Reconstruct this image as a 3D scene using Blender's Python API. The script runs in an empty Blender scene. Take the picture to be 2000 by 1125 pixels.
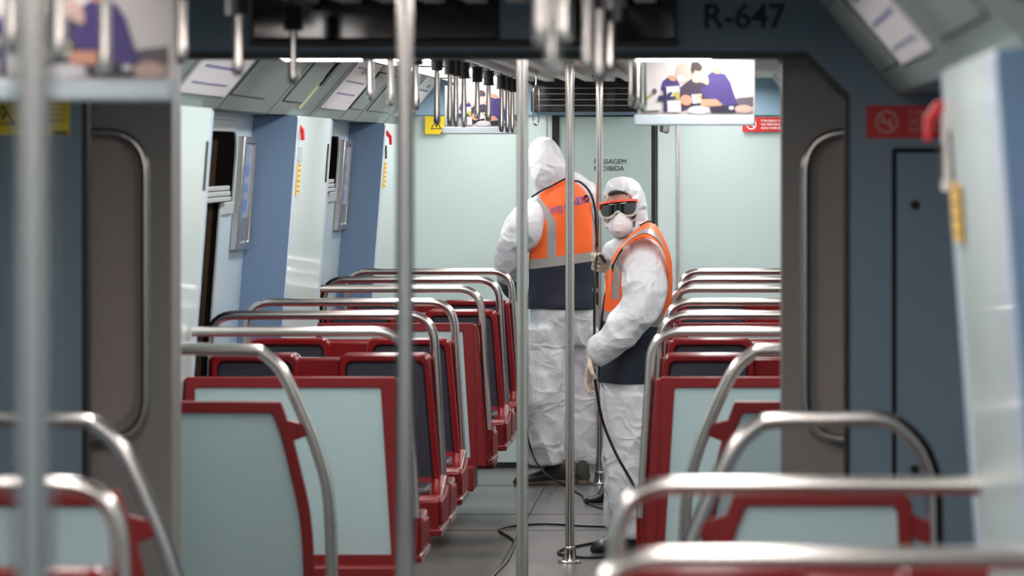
import bpy, bmesh, math, random
from mathutils import Vector, Matrix, noise
from mathutils.bvhtree import BVHTree
random.seed(7)
C = bpy.context.scene.collection
PI = math.pi
F = 9000.0; EX, EY, EZ = 1430.0, 300.0, 1.65      # pixels per metre at 1 m, where the horizon meets the frame, eye height
def W(px, py, s):
    return Vector(((px-EX)/s, F/s, EZ-(py-EY)/s))
def FL(px, py, z=0.0):                             # a point of the floor
    s = (py-EY)/(EZ-z); return Vector(((px-EX)/s, F/s, z))

# ------------------------------------------------------------------ materials
def srgb(r, g, b):
    f = lambda c: (c/255/12.92) if c/255 <= .04045 else ((c/255+.055)/1.055)**2.4
    return (f(r), f(g), f(b), 1)
def mat(name, col, rough=.5, metal=0, coat=0, emit=None, es=0, bump=0, bscale=60, var=0, spec=.5, trans=0, aniso=None):
    m = bpy.data.materials.new(name); m.use_nodes = True
    nt = m.node_tree; p = nt.nodes['Principled BSDF']
    p.inputs['Base Color'].default_value = col
    p.inputs['Roughness'].default_value = rough; p.inputs['Metallic'].default_value = metal
    p.inputs['Specular IOR Level'].default_value = spec
    p.inputs['Coat Weight'].default_value = coat; p.inputs['Coat Roughness'].default_value = .08
    p.inputs['Transmission Weight'].default_value = trans
    if emit:
        p.inputs['Emission Color'].default_value = emit; p.inputs['Emission Strength'].default_value = es
    tc = nt.nodes.new('ShaderNodeTexCoord')
    if var:
        n = nt.nodes.new('ShaderNodeTexNoise'); n.inputs['Scale'].default_value = 3.1; n.inputs['Detail'].default_value = 6
        nt.links.new(tc.outputs['Object'], n.inputs['Vector'])
        mx = nt.nodes.new('ShaderNodeMix'); mx.data_type = 'RGBA'
        mx.inputs[6].default_value = tuple(c*(1-var) for c in col[:3])+(1,)
        mx.inputs[7].default_value = tuple(min(1, c*(1+var)) for c in col[:3])+(1,)
        nt.links.new(n.outputs['Fac'], mx.inputs[0]); nt.links.new(mx.outputs[2], p.inputs['Base Color'])
    if bump:
        n = nt.nodes.new('ShaderNodeTexNoise'); n.inputs['Scale'].default_value = bscale; n.inputs['Detail'].default_value = 4
        if aniso:
            mp = nt.nodes.new('ShaderNodeMapping'); mp.inputs['Scale'].default_value = aniso
            nt.links.new(tc.outputs['Object'], mp.inputs['Vector']); nt.links.new(mp.outputs[0], n.inputs['Vector'])
        else: nt.links.new(tc.outputs['Object'], n.inputs['Vector'])
        b = nt.nodes.new('ShaderNodeBump'); b.inputs['Strength'].default_value = bump; b.inputs['Distance'].default_value = .01
        nt.links.new(n.outputs['Fac'], b.inputs['Height']); nt.links.new(b.outputs[0], p.inputs['Normal'])
    return m
MINT = mat('mint_laminate', srgb(178, 198, 200), .38, var=.03)
MINTW = mat('mint_wall', srgb(194, 210, 209), .33, var=.03, coat=.15)
BLUE = mat('blue_laminate', srgb(108, 134, 164), .42, var=.04)
SLATE = mat('slate_blue_paint', srgb(118, 138, 154), .45, var=.05)
LAV = mat('pale_lavender_trim', srgb(196, 210, 226), .28, coat=.3)
RED = mat('glossy_red_shell', srgb(128, 8, 14), .25, coat=.6, bump=.03, bscale=90)
REDM = mat('red_frame_paint', srgb(124, 9, 15), .42, bump=.05, bscale=200)
CUSH = mat('dark_blue_cushion', srgb(44, 43, 56), .45, bump=.25, bscale=160)
STEEL = mat('brushed_steel', srgb(208, 202, 197), .24, metal=1, bump=.025, bscale=240)
STEELD = mat('dark_chrome', srgb(200, 194, 190), .16, metal=1)
BLACK = mat('black_rubber', srgb(24, 23, 23), .4)
BLACKG = mat('black_glass', srgb(8, 8, 10), .08, spec=.6)
GASK = mat('dark_gap', srgb(22, 24, 24), .8)
GREY = mat('warm_grey_gangway', srgb(160, 154, 149), .5, var=.04)
GREYI = mat('warm_grey_inner', srgb(178, 164, 158), .6, var=.04)
SLOPE = mat('grey_green_cove', srgb(122, 136, 134), .42, var=.03)
CEIL = mat('ceiling_white', srgb(190, 190, 188), .5)
GRILL = mat('ceiling_grille', srgb(210, 200, 196), .4)
PAPER = mat('poster_paper', srgb(228, 224, 226), .4)
LAMP = mat('lamp_diffuser', srgb(240, 240, 240), .6, emit=(1, .97, .95, 1), es=17)
LAMPN = mat('lamp_diffuser_near', srgb(240, 240, 240), .6, emit=(1, .96, .93, 1), es=14)
YEL = mat('yellow_sticker', srgb(240, 208, 20), .5)
YEL2 = mat('amber_sticker', srgb(245, 195, 90), .5)
REDS = mat('red_sticker', srgb(205, 28, 32), .5)
WHT = mat('white_print', srgb(235, 225, 222), .5)
PINKP = mat('pale_print', srgb(214, 140, 138), .5)
INK = mat('dark_print', srgb(20, 22, 24), .6)
GLASSD = mat('dark_tunnel_glass', srgb(12, 10, 9), .5, spec=.05, var=.5)
WFRAME = mat('window_frame_grey', srgb(160, 168, 170), .4)
BROWN = mat('brown_reflection_paint', srgb(46, 38, 30), .5, spec=.05)
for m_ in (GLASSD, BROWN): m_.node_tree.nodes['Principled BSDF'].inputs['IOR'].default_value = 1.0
BAYW = mat('pale_blue_bay_wall', srgb(164, 184, 196), .4, var=.03)
def floor_mat():
    m = mat('speckled_vinyl_floor', srgb(128, 132, 129), .26, bump=.04, bscale=300)
    nt = m.node_tree; p = nt.nodes['Principled BSDF']; tc = nt.nodes['Texture Coordinate']
    a = nt.nodes.new('ShaderNodeTexNoise'); a.inputs['Scale'].default_value = 2.2; a.inputs['Detail'].default_value = 5
    v = nt.nodes.new('ShaderNodeTexVoronoi'); v.inputs['Scale'].default_value = 26
    nt.links.new(tc.outputs['Object'], a.inputs['Vector']); nt.links.new(tc.outputs['Object'], v.inputs['Vector'])
    r = nt.nodes.new('ShaderNodeValToRGB'); r.color_ramp.elements[0].color = srgb(84, 88, 86); r.color_ramp.elements[1].color = srgb(112, 108, 106)
    r.color_ramp.elements[0].position = .35; r.color_ramp.elements[1].position = .65
    nt.links.new(a.outputs['Fac'], r.inputs[0])
    l = nt.nodes.new('ShaderNodeMath'); l.operation = 'LESS_THAN'; l.inputs[1].default_value = .045
    nt.links.new(v.outputs['Distance'], l.inputs[0])
    mx = nt.nodes.new('ShaderNodeMix'); mx.data_type = 'RGBA'; mx.inputs[7].default_value = srgb(190, 190, 188)
    nt.links.new(l.outputs[0], mx.inputs[0]); nt.links.new(r.outputs[0], mx.inputs[6]); nt.links.new(mx.outputs[2], p.inputs['Base Color'])
    return m
FLOOR = floor_mat()

# ------------------------------------------------------------------ mesh helpers
class MB:
    def __init__(s): s.bm = bmesh.new(); s.mi = 0
    def _f(s, vs):
        try: f = s.bm.faces.new(vs); f.material_index = s.mi; return f
        except ValueError: return None
    def prism(s, pts, ax, a, b):                    # polygon in the plane across axis ax, extruded from a to b
        def mk(p, t): return {0: (t, p[0], p[1]), 1: (p[0], t, p[1]), 2: (p[0], p[1], t)}[ax]
        A = [s.bm.verts.new(mk(p, a)) for p in pts]; B = [s.bm.verts.new(mk(p, b)) for p in pts]
        s._f(A); s._f(B[::-1]); n = len(pts)
        for i in range(n): s._f([A[i], B[i], B[(i+1) % n], A[(i+1) % n]])
        return s
    def box(s, x0, x1, y0, y1, z0, z1): return s.prism([(x0, z0), (x1, z0), (x1, z1), (x0, z1)], 1, y0, y1)
    def hexa(s, P8):                                # 4 near corners then 4 far corners
        v = [s.bm.verts.new(p) for p in P8]
        for q in ((0, 1, 2, 3), (7, 6, 5, 4), (0, 4, 5, 1), (1, 5, 6, 2), (2, 6, 7, 3), (3, 7, 4, 0)): s._f([v[i] for i in q])
        return s
    def quad(s, pts): s._f([s.bm.verts.new(p) for p in pts]); return s
    def ring(s, outer, inner, ax, a, b):            # frame between two outlines with the same count
        def mk(p, t): return {0: (t, p[0], p[1]), 1: (p[0], t, p[1]), 2: (p[0], p[1], t)}[ax]
        n = len(outer)
        L = [[s.bm.verts.new(mk(p, t)) for p in o] for o, t in ((outer, a), (inner, a), (inner, b), (outer, b))]
        for k in range(4):
            A, B = L[k], L[(k+1) % 4]
            for i in range(n): s._f([A[i], A[(i+1) % n], B[(i+1) % n], B[i]])
        return s
    def tube(s, pts, r, seg=14, closed=False, cap=True, r2=None, up=None):
        pts = [Vector(p) for p in pts]; n = len(pts)
        rr = r if isinstance(r, (list, tuple)) else [r]*n
        r2 = r2 if r2 is not None else rr
        if not isinstance(r2, (list, tuple)): r2 = [r2]*n
        rings = []; prev = None
        for i, p in enumerate(pts):
            if closed: d = pts[(i+1) % n]-pts[i-1]
            else: d = pts[min(i+1, n-1)]-pts[max(i-1, 0)]
            if d.length < 1e-9: d = Vector((0, 0, 1))
            d.normalize()
            if up is not None: u = Vector(up)-d*Vector(up).dot(d)
            elif prev is None:
                a = Vector((0, 1, 0)) if abs(d.y) < .9 else Vector((1, 0, 0)); u = a-d*a.dot(d)
            else: u = prev-d*prev.dot(d)
            if u.length < 1e-6: u = d.orthogonal()
            u.normalize(); prev = u; v = d.cross(u)
            rings.append([s.bm.verts.new(p+u*math.cos(2*PI*k/seg)*rr[i]+v*math.sin(2*PI*k/seg)*r2[i]) for k in range(seg)])
        m = n if closed else n-1
        for i in range(m):
            A, B = rings[i], rings[(i+1) % n]
            for k in range(seg): s._f([A[k], A[(k+1) % seg], B[(k+1) % seg], B[k]])
        if cap and not closed: s._f(rings[0][::-1]); s._f(rings[-1])
        return s
    def rings(s, L, cap=True):                      # loft of explicit rings
        R = [[s.bm.verts.new(p) for p in r] for r in L]; n = len(L[0])
        for A, B in zip(R, R[1:]):
            for k in range(n): s._f([A[k], A[(k+1) % n], B[(k+1) % n], B[k]])
        if cap: s._f(R[0][::-1]); s._f(R[-1])
        return s
    def ball(s, c, rx, ry, rz, seg=20, rg=12):
        c = Vector(c); L = []
        for j in range(1, rg):
            t = PI*j/rg
            L.append([c+Vector((rx*math.sin(t)*math.cos(2*PI*k/seg), ry*math.sin(t)*math.sin(2*PI*k/seg), -rz*math.cos(t))) for k in range(seg)])
        return s.rings(L)
    def lathe(s, c, prof, seg=28):
        c = Vector(c)
        return s.rings([[c+Vector((r*math.cos(2*PI*k/seg), r*math.sin(2*PI*k/seg), z)) for k in range(seg)] for r, z in prof])
    def shear(s, fn):
        for v in s.bm.verts: v.co = Vector(fn(v.co))
        return s
    def mesh(s, name, mats, angle=40):
        bmesh.ops.recalc_face_normals(s.bm, faces=s.bm.faces)
        me = bpy.data.meshes.new(name); s.bm.to_mesh(me); s.bm.free()
        for m in (mats if isinstance(mats, (list, tuple)) else [mats]): me.materials.append(m)
        for p in me.polygons: p.use_smooth = True
        me.set_sharp_from_angle(angle=math.radians(angle))
        return me
    def build(s, name, mats, parent=None, bevel=0, label=None, angle=40, loc=None):
        o = bpy.data.objects.new(name, s.mesh(name, mats, angle)); C.objects.link(o)
        if parent: o.parent = parent
        if loc: o.location = loc
        if bevel:
            b = o.modifiers.new('bevel', 'BEVEL'); b.width = bevel; b.segments = 3; b.limit_method = 'ANGLE'; b.angle_limit = math.radians(40)
        if label: o['label'] = label
        return o
def tag(o, label, cat, group=None, kind=None):
    o['label'] = label; o['category'] = cat
    if group: o['group'] = group
    if kind: o['kind'] = kind
    return o
def struct(o, label=None):
    o['kind'] = 'structure'
    if label: o['label'] = label
    return o
def thing(name, label, cat, loc=(0, 0, 0), group=None):
    o = bpy.data.objects.new(name, None); C.objects.link(o); o.location = loc; o.empty_display_size = .1
    return tag(o, label, cat, group)
def rrect(x0, x1, z0, z1, r, n=5):
    P = []
    for cx, cz, a in ((x1-r, z1-r, 0), (x0+r, z1-r, 90), (x0+r, z0+r, 180), (x1-r, z0+r, 270)):
        for k in range(n+1):
            t = math.radians(a+90*k/n); P.append((cx+r*math.cos(t), cz+r*math.sin(t)))
    return P
def spline(P, n=6):
    P = [Vector(p) for p in P]; out = []
    for i in range(len(P)-1):
        a, b, c, d = P[max(i-1, 0)], P[i], P[i+1], P[min(i+2, len(P)-1)]
        for k in range(n):
            t = k/n; out.append(.5*((2*b)+(c-a)*t+(2*a-5*b+4*c-d)*t*t+(3*b-a-3*c+d)*t**3))
    out.append(P[-1]); return out
def fillet(P, r, n=6):                              # rounded corners on a poly line
    P = [Vector(p) for p in P]; out = [P[0]]
    for i in range(1, len(P)-1):
        a = (P[i-1]-P[i]); b = (P[i+1]-P[i]); rr = min(r, a.length*.49, b.length*.49)
        a = P[i]+a.normalized()*rr; b = P[i]+b.normalized()*rr
        for k in range(n+1):
            t = k/n; out.append(a*(1-t)**2+P[i]*2*t*(1-t)+b*t*t)
    out.append(P[-1]); return out
def text_mesh(name, txt, size, m, parent=None, loc=(0, 0, 0), rot=(PI/2, 0, 0), ext=.001, align='LEFT', bold=0, sx=1):
    cu = bpy.data.curves.new(name, 'FONT'); cu.body = txt; cu.size = size; cu.extrude = ext; cu.align_x = align; cu.offset = bold
    t = bpy.data.objects.new(name, cu); C.objects.link(t)
    dg = bpy.context.evaluated_depsgraph_get()
    me = bpy.data.meshes.new_from_object(t.evaluated_get(dg)); bpy.data.objects.remove(t)
    me.materials.clear(); me.materials.append(m)
    R = Matrix.Translation(loc) @ Matrix.Rotation(rot[2], 4, 'Z') @ Matrix.Rotation(rot[1], 4, 'Y') @ Matrix.Rotation(rot[0], 4, 'X') @ Matrix.Scale(sx, 4, (1, 0, 0))
    me.transform(R)
    o = bpy.data.objects.new(name, me); C.objects.link(o)
    if parent: o.parent = parent
    return o

# ------------------------------------------------------------------ the car shell
Y_END = F/776; Y_GW = 12.0; Y_BACK = F/372; Y_REAR = -2.5
CX = -1.315                                          # left + right of the walls
def mw(x, side): return x if side == 'left' else CX-x
LEAN = .075
def wx(z, x175): return x175-LEAN*(1.75-z)          # leaning side wall, left coordinates
# floor
b = MB(); b.box(-2.1, .8, Y_REAR, Y_BACK+.1, -.06, 0)
struct(b.build('floor', FLOOR))
b = MB()
for y in (3.2, 6.1, 9.3, 13.6, 16.1, F/427, F/446, 22.9): b.box(-1.6, .3, y, y+.007, 0, .0012)
b.box(-.40, -.395, 13, Y_BACK, 0, .0011); b.box(-.93, -.925, 13, Y_BACK, 0, .0011)
struct(b.build('trim_1', GASK), 'dark joint lines of the vinyl floor')
# ceiling
b = MB(); b.box(-1.6, .3, Y_REAR, Y_END, 2.045, 2.1); b.box(-1.6, .3, Y_GW+.3, Y_BACK+.1, 2.045, 2.1)
struct(b.build('ceiling', CEIL))
n = 2
for side in ('left', 'right'):
    b = MB()
    for y0, y1 in ((Y_REAR, Y_END), (Y_GW+.1, Y_BACK+.1)):
        P = [(mw(wx(0, -1.86), side), 0), (mw(wx(1.83, -1.86), side), 1.83), (mw(wx(1.83, -1.92), side), 1.83), (mw(wx(0, -1.92), side), 0)]
        b.prism(P, 1, y0, y1)
    struct(b.build('wall_'+side, BAYW))
# coves (sloping ceiling panels)
SB, ST = Vector((-1.725, 1.80)), Vector((-1.52, 2.045))
def SLp(side, u, y, off=0):
    d = (ST-SB); nrm = Vector((d.y, -d.x)).normalized()     # towards the aisle, below
    p = SB+d*u+nrm*off
    return Vector((mw(p.x, side), y, p.y))
def slab(b, side, u0, u1, y0, y1, o0, o1):
    q = [SLp(side, u0, y0, o0), SLp(side, u1, y0, o0), SLp(side, u1, y0, o1), SLp(side, u0, y0, o1)]
    q += [SLp(side, u0, y1, o0), SLp(side, u1, y1, o0), SLp(side, u1, y1, o1), SLp(side, u0, y1, o1)]
    b.hexa(q)
hatches = {'near': [(.4, 2.0), (2.4, 4.0), (4.4, 6.0), (6.6, 8.1), (10.2, 11.3)], 'far': [(15.45, 16.6), (17.25, 18.0), (20.25, 20.9), (21.2, 22.6)]}
seams = {'near': [2.2, 4.2, 6.3, 10.0], 'far': [13.9, 15.42, 17.1, 18.75, 20.22, 21.05, 22.8]}
for side in ('left', 'right'):
    for car, y0, y1 in (('near', Y_REAR, Y_END), ('far', Y_GW+.1, Y_BACK)):
        b = MB(); slab(b, side, 0, 1, y0, y1, -.04, 0)
        x0, x1 = mw(-1.725, side), mw(-2.0, side)
        b.box(min(x0, x1), max(x0, x1), y0, y1, 1.80, 1.83)
        cove = struct(b.build('trim_%d' % n, SLOPE), 'sloping grey cove panel above the %s side' % side); n += 1
        for a, c in hatches[car]:
            b = MB(); slab(b, side, .2, .86, a, c, .0008, .0022)
            b.build('hatch_gap', GASK, cove)
            b = MB(); slab(b, side, .215, .845, a+.012, c-.012, .002, .006)
            b.build('hatch', SLOPE, cove)
        b = MB()
        for y in seams[car]: slab(b, side, 0, 1, y, y+.01, .0005, .0012)
        b.build('seam', GASK, cove)
# piers with blue return faces
PY = [(6.47, 8.09), (12.95, 14.95), (17.87, 19.4), (22.35, Y_BACK+.02)]
for side in ('left', 'right'):
    for i, (y0, y1) in enumerate(PY):
        zt = 1.797
        P = [(mw(wx(0, -1.69), side), 0), (mw(wx(zt, -1.69), side), zt), (mw(wx(zt, -1.9), side), zt), (mw(wx(0, -1.9), side), 0)]
        b = MB(); b.prism(P, 1, y0, y1)
        for f in b.bm.faces:
            f.normal_update(); f.material_index = 1 if abs(f.normal.y) > .9 else 0
        o = struct(b.build('trim_%d' % n, [MINTW, BLUE]), 'pale wall pier with blue end face'); n += 1
        tw = .22 if (side == 'right' and i == 0) else .09
        b = MB()
        q = []
        for y in (y0-.002, y0+tw):
            for z, e in ((0, .0), (0, .006), (1.79, .006), (1.79, .0)): q.append((mw(wx(z, -1.69)+e, side), y, z))
        b.hexa(q); b.build('edge_trim', LAV, o, bevel=.002)
        if y1 < 24:
            b = MB(); q = []
            for y in (y1-.10, y1-.06):
                for z, e in ((1.53, .0), (1.53, .004), (1.69, .004), (1.69, .0)): q.append((mw(wx(z, -1.69)+e, side), y, z))
            b.hexa(q); b.build('slot', INK, o)
            b = MB(); q = []
            for y in (y1-.012, y1+.002):
                for z, e in ((0, .0), (0, .006), (1.79, .006), (1.79, .0)): q.append((mw(wx(z, -1.69)+e, side), y, z))
            b.hexa(q); b.build('edge_trim', LAV, o)

# windows in the bays
def wall_poly(b, side, P, o0, o1):                  # P in (y, z); offset from the leaning bay wall towards the aisle
    m_ = [[b.bm.verts.new((mw(wx(z, -1.86)+o, side), y, z)) for y, z in P] for o in (o0, o1)]
    b._f(m_[0]); b._f(m_[1][::-1]); k = len(P)
    for i in range(k): b._f([m_[0][i], m_[1][i], m_[1][(i+1) % k], m_[0][(i+1) % k]])
def wall_ring(b, side, Po, Pi, o0, o1):
    L = [[b.bm.verts.new((mw(wx(z, -1.86)+o, side), y, z)) for y, z in P] for P, o in ((Po, o0), (Po, o1), (Pi, o1), (Pi, o0))]
    k = len(Po)
    for j in range(4):
        A, B = L[j], L[(j+1) % 4]
        for i in range(k): b._f([A[i], A[(i+1) % k], B[(i+1) % k], B[i]])
wn = 1
def window(side, y0, ym, y1):
    global wn
    def outline(e):
        P = [(y0-e, .74-e), (ym+e, .74-e), (ym+e, 1.47-e), (y1+e, 1.47-e)]
        r = .12
        for k in range(7):
            t = math.radians(90*k/6); P.append((y1-r+(r+e)*math.cos(t), 1.73-r+(r+e)*math.sin(t)))
        for k in range(7):
            t = math.radians(90+90*k/6); P.append((y0+r+(r+e)*math.cos(t), 1.73-r+(r+e)*math.sin(t)))
        return P
    b = MB(); wall_ring(b, side, outline(.045), outline(0), .0, .012)
    w = struct(b.build('window_%d' % wn, WFRAME, bevel=.003), 'side window of the %s wall with dark glass' % side); wn += 1
    b = MB(); wall_poly(b, side, outline(0), .001, .004); b.build('window_pane', GLASSD, w)
    b = MB(); wall_poly(b, side, [(ym-.5, .76), (ym-.2, .76), (ym-.2, 1.7), (ym-.5, 1.7)], .004, .006); b.build('painted_reflection', BROWN, w)  # brownish reflection on the pane, put in as a flat coloured strip
    b = MB()
    for k in range(3):
        z = 1.475+k*.02
        wall_poly(b, side, [(ym-.9, z), (ym+.12, z), (ym+.12, z+.017), (ym-.9, z+.017)], .005, .035-.004*k)
    b.build('window_bar', WFRAME, w, bevel=.003)
for side in ('left', 'right'):
    window(side, 15.3, 16.85, 17.26); window(side, 19.8, 21.3, 21.76); window(side, 4.0, 5.3, 5.8); window(side, 9.0, 10.4, 10.9)
# far end wall of the second car
b = MB()
b.box(-1.95, -.945, Y_BACK, Y_BACK+.06, 0, 1.85); b.box(-.39, .65, Y_BACK, Y_BACK+.06, 0, 1.85)
b.box(-.945, -.39, Y_BACK+.05, Y_BACK+.1, 0, 1.87)
struct(b.build('wall_back', MINTW))
b = MB(); b.box(-1.7, .4, Y_BACK-.03, Y_BACK+.06, 1.852, 2.06)
struct(b.build('trim_%d' % n, mat('pale_blue_header', srgb(150, 182, 205), .4)), 'pale blue band above the far end wall'); n += 1
b = MB(); b.box(-1.7, -.95, Y_BACK-.006, Y_BACK, 0, .03); b.box(-.39, .4, Y_BACK-.006, Y_BACK, 0, .03)
struct(b.build('baseboard_back', GASK))
# door of the far wall
s = 372
d = MB(); d.box(-.925, -.422, Y_BACK+.0, Y_BACK+.04, .04, 1.845)
dr = struct(d.build('door_1', mat('door_mint', srgb(160, 178, 175), .4, var=.04), bevel=.004), 'mint cab door in the far end wall')
b = MB(); b.box(-.945, -.908, Y_BACK-.015, Y_BACK+.04, .0, 1.86); b.box(-.422, -.405, Y_BACK-.004, Y_BACK+.04, 0, 1.86); b.box(-.945, -.405, Y_BACK-.004, Y_BACK+.04, 1.846, 1.862)  # left stile widened so its dark colour also stands for the shadow there
b.build('door_frame', GASK, dr)
text_mesh('door_lettering', 'PASSAGEM\nPROIBIDA', .036, INK, dr, ((1160-EX)/s, Y_BACK-.002, EZ-(320-EY)/s), ext=.0006, bold=0)
b = MB(); b.lathe((0, 0, 0), [(.001, 0), (.016, 0), (.016, .02), (.001, .022)]); 
o = b.build('door_lock', STEELD, dr, loc=(-.47, Y_BACK, 1.0)); o.rotation_euler = (PI/2, 0, 0)
b = MB(); b.box(-.292, -.276, Y_BACK-.012, Y_BACK, .03, 1.845)
struct(b.build('trim_%d' % n, STEEL, bevel=.003), 'steel joint strip on the far end wall'); n += 1
b = MB(); b.box(-1.78, -.955, Y_BACK-.002, Y_BACK, 0, .004); b.box(-.975, -.969, Y_BACK-.003, Y_BACK, .03, 1.845)
struct(b.build('trim_%d' % n, SLOPE), 'joint of the far end wall beside the door'); n += 1
b = MB(); b.box(-1.05, -.47, Y_BACK-.16, Y_BACK-.035, 1.868, 2.03)
dp = tag(b.build('destination_display', BLACKG, bevel=.006), 'wide black display box mounted above the far cab door', 'display')
b = MB()
for k in range(4): b.box(-1.03+.01, -.49, Y_BACK-.162, Y_BACK-.16, 1.90+k*.03, 1.903+k*.03)
b.build('display_slot', GREY, dp)

# gangway: near end wall with chamfered opening
OL, OR_, OT = -1.636, .296, 1.907; CH = .11
b = MB()
Y0, Y1 = Y_END, Y_END+.05
b.box(-2.0, OL, Y0, Y1, 0, 2.1); b.box(OR_, .65, Y0, Y1, 0, 2.1)
b.box(OL, OR_, Y0, Y1, OT, 2.1)
b.prism([(OL, OT), (OL, OT-CH), (OL+CH, OT)], 1, Y0, Y1); b.prism([(OR_, OT), (OR_-CH, OT), (OR_, OT-CH)], 1, Y0, Y1)
gw = struct(b.build('wall_gangway', SLATE), 'slate blue end wall with the gangway opening')
text_mesh('car_number', 'R-647', .086, mat('car_number_ink', srgb(36, 38, 42), .6), gw, ((1372-EX)/776, Y_END-.001, EZ-(54-EY)/776), ext=.0012, bold=.0018)
b = MB()     # rubber lip round the opening
o1 = [(OL, .0), (OL, OT-CH), (OL+CH, OT), (OR_-CH, OT), (OR_, OT-CH), (OR_, 0)]
i1 = [(OL+.014, .0), (OL+.014, OT-CH-.01), (OL+CH+.006, OT-.02), (OR_-CH-.006, OT-.02), (OR_-.014, OT-CH-.01), (OR_-.014, 0)]
for k in range(5):
    q = [(o1[k][0], Y0-.004, o1[k][1]), (o1[k+1][0], Y0-.004, o1[k+1][1]), (i1[k+1][0], Y0-.004, i1[k+1][1]), (i1[k][0], Y0-.004, i1[k][1])]
    b.hexa(q+[(x, Y1+.01, z) for x, _, z in q])
b.build('rubber_lip', BLACK, gw)
# black bellows between the walls and the grey inner frame
b = MB()
for k in range(5):
    y = Y_END+.07+k*.07; e = .03*(k % 2)
    oo = [(-1.95+e, -.0), (-1.95+e, 2.06-e), (.6-e, 2.06-e), (.6-e, 0)]
    for (xa, za), (xb, zb) in zip(oo, oo[1:]):
        b.quad([(xa, y, za), (xb, y, zb), (xb, y+.07, zb), (xa, y+.07, za)])
struct(b.build('trim_%d' % n, BLACK), 'black folded bellows of the gangway'); n += 1
GL, GR, GT = -1.46, .128, 1.93
b = MB(); b.box(-2.0, GL, Y_GW, Y_GW+.22, 0, 2.06); b.box(GR, .62, Y_GW, Y_GW+.22, 0, 2.06); b.box(GL, GR, Y_GW, Y_GW+.22, GT, 2.06)
b.prism([(GL, GT), (GL, GT-.05), (GL+.03, GT)], 1, Y_GW, Y_GW+.22); b.prism([(GR, GT), (GR-.03, GT), (GR, GT-.05)], 1, Y_GW, Y_GW+.22)
gf = struct(b.build('trim_%d' % n, GREY, bevel=.012), 'grey frame of the gangway passage'); n += 1
for side in (0, 1):
    f = (lambda x: x) if side == 0 else (lambda x: GL+GR-x)
    b = MB(); xa, xb = sorted((f(-1.80), f(-1.55)))
    b.prism(rrect(xa, xb, .93, 1.70, .10), 1, Y_GW-.012, Y_GW); b.build('inner_panel', GREYI, gf, bevel=.004)
    b = MB(); sx = W(0, 0, 756).y
    P = [(f(-1.80), Y_GW-.05, 1.705), (f(-1.522), Y_GW-.05, 1.705), (f(-1.522), Y_GW-.05, .91), (f(-1.80), Y_GW-.05, .91)]
    b.tube(fillet(P, .11, 8), .0125, 12)
    h = b.build('gangway_grab_loop', STEEL)
    tag(h, 'curved steel grab loop on the grey gangway panel, %s side' % ('left' if side == 0 else 'right'), 'handrail', 'gangway grab loops')
    b = MB(); xa, xb = sorted((f(-1.475), f(-1.462)))
    b.bm.free()
b = MB(); b.box(GL+.01, GR-.01, Y_GW+.22, F/664, 1.925, 1.96)
struct(b.build('trim_%d' % n, MINT), 'pale soffit above the gangway exit'); n += 1
for k, xc_ in enumerate((-1.17, -.17)):
    t = thing('soffit_lamp', 'square lamp set in the soffit just past the gangway, %s side' % ('left', 'right')[k], 'lamp', (xc_, 12.85, 1.925))
    b = MB(); b.box(-.13, .13, -.38, .38, -.006, 0); b.build('lamp_rim', GRILL, t, bevel=.002)
    b = MB(); b.box(-.11, .11, -.35, .35, -.009, -.006); b.build('diffuser', LAMPN, t)
b = MB(); b.box(GL+.01, GR-.01, Y_GW+.22, Y_GW+.24, 1.96, 2.1)
struct(b.build('trim_%d' % n, MINT), 'upper closing panel above the gangway'); n += 1
b = MB(); b.box(W(1262, 0, 690).x, W(1300, 0, 690).x, F/700, F/682, 1.923, 1.927)
tag(b.build('sticker', mat('orange_red_sticker', srgb(235, 90, 60), .5)), 'small orange-red sticker under the soffit beyond the gangway', 'sticker')
# header display on the near end wall
hd = thing('header_display', 'two black glossy display panes on the header over the gangway', 'display', (-.67, Y_END, 1.95))
for xa, xb in ((495, 975), (1052, 1320)):
    b = MB(); b.box((xa-EX)/776+.67, (xb-EX)/776+.67, -.03, 0, -.013, .1); b.build('display_pane', BLACKG, hd, bevel=.004)
b = MB(); b.box((975-EX)/776+.67, (1052-EX)/776+.67, -.022, 0, -.02, .1); b.build('centre_plate', SLATE, hd, bevel=.004)
b = MB(); b.box((490-EX)/776+.67, (1325-EX)/776+.67, -.034, 0, -.03, -.014); b.build('lower_rail', BLACK, hd, bevel=.004)
# cabinet door, right of the gangway
b = MB(); xa = (1748-EX)/776
b.ring(rrect(xa-.008, .64, .2, 1.664, .006), rrect(xa+.004, .63, .21, 1.652, .004), 1, Y_END-.003, Y_END)
cab = tag(b.build('wall_cabinet', GASK), 'slate blue wall cabinet with black gap line right of the gangway', 'cabinet')
b = MB(); b.box(xa+.005, .62, Y_END-.008, Y_END, .212, 1.651); b.build('door_leaf', SLATE, cab)
for py in (400, 915):
    b = MB(); z = EZ-(py-EY)/776; x = (1786-EX)/776
    b.rings([[Vector((x+r*math.cos(t*PI/10), y, z+r*math.sin(t*PI/10))) for t in range(20)] for r, y in ((.011, Y_END-.008), (.011, Y_END-.018), (.006, Y_END-.02))])
    b.build('lock', INK, cab)

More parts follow.
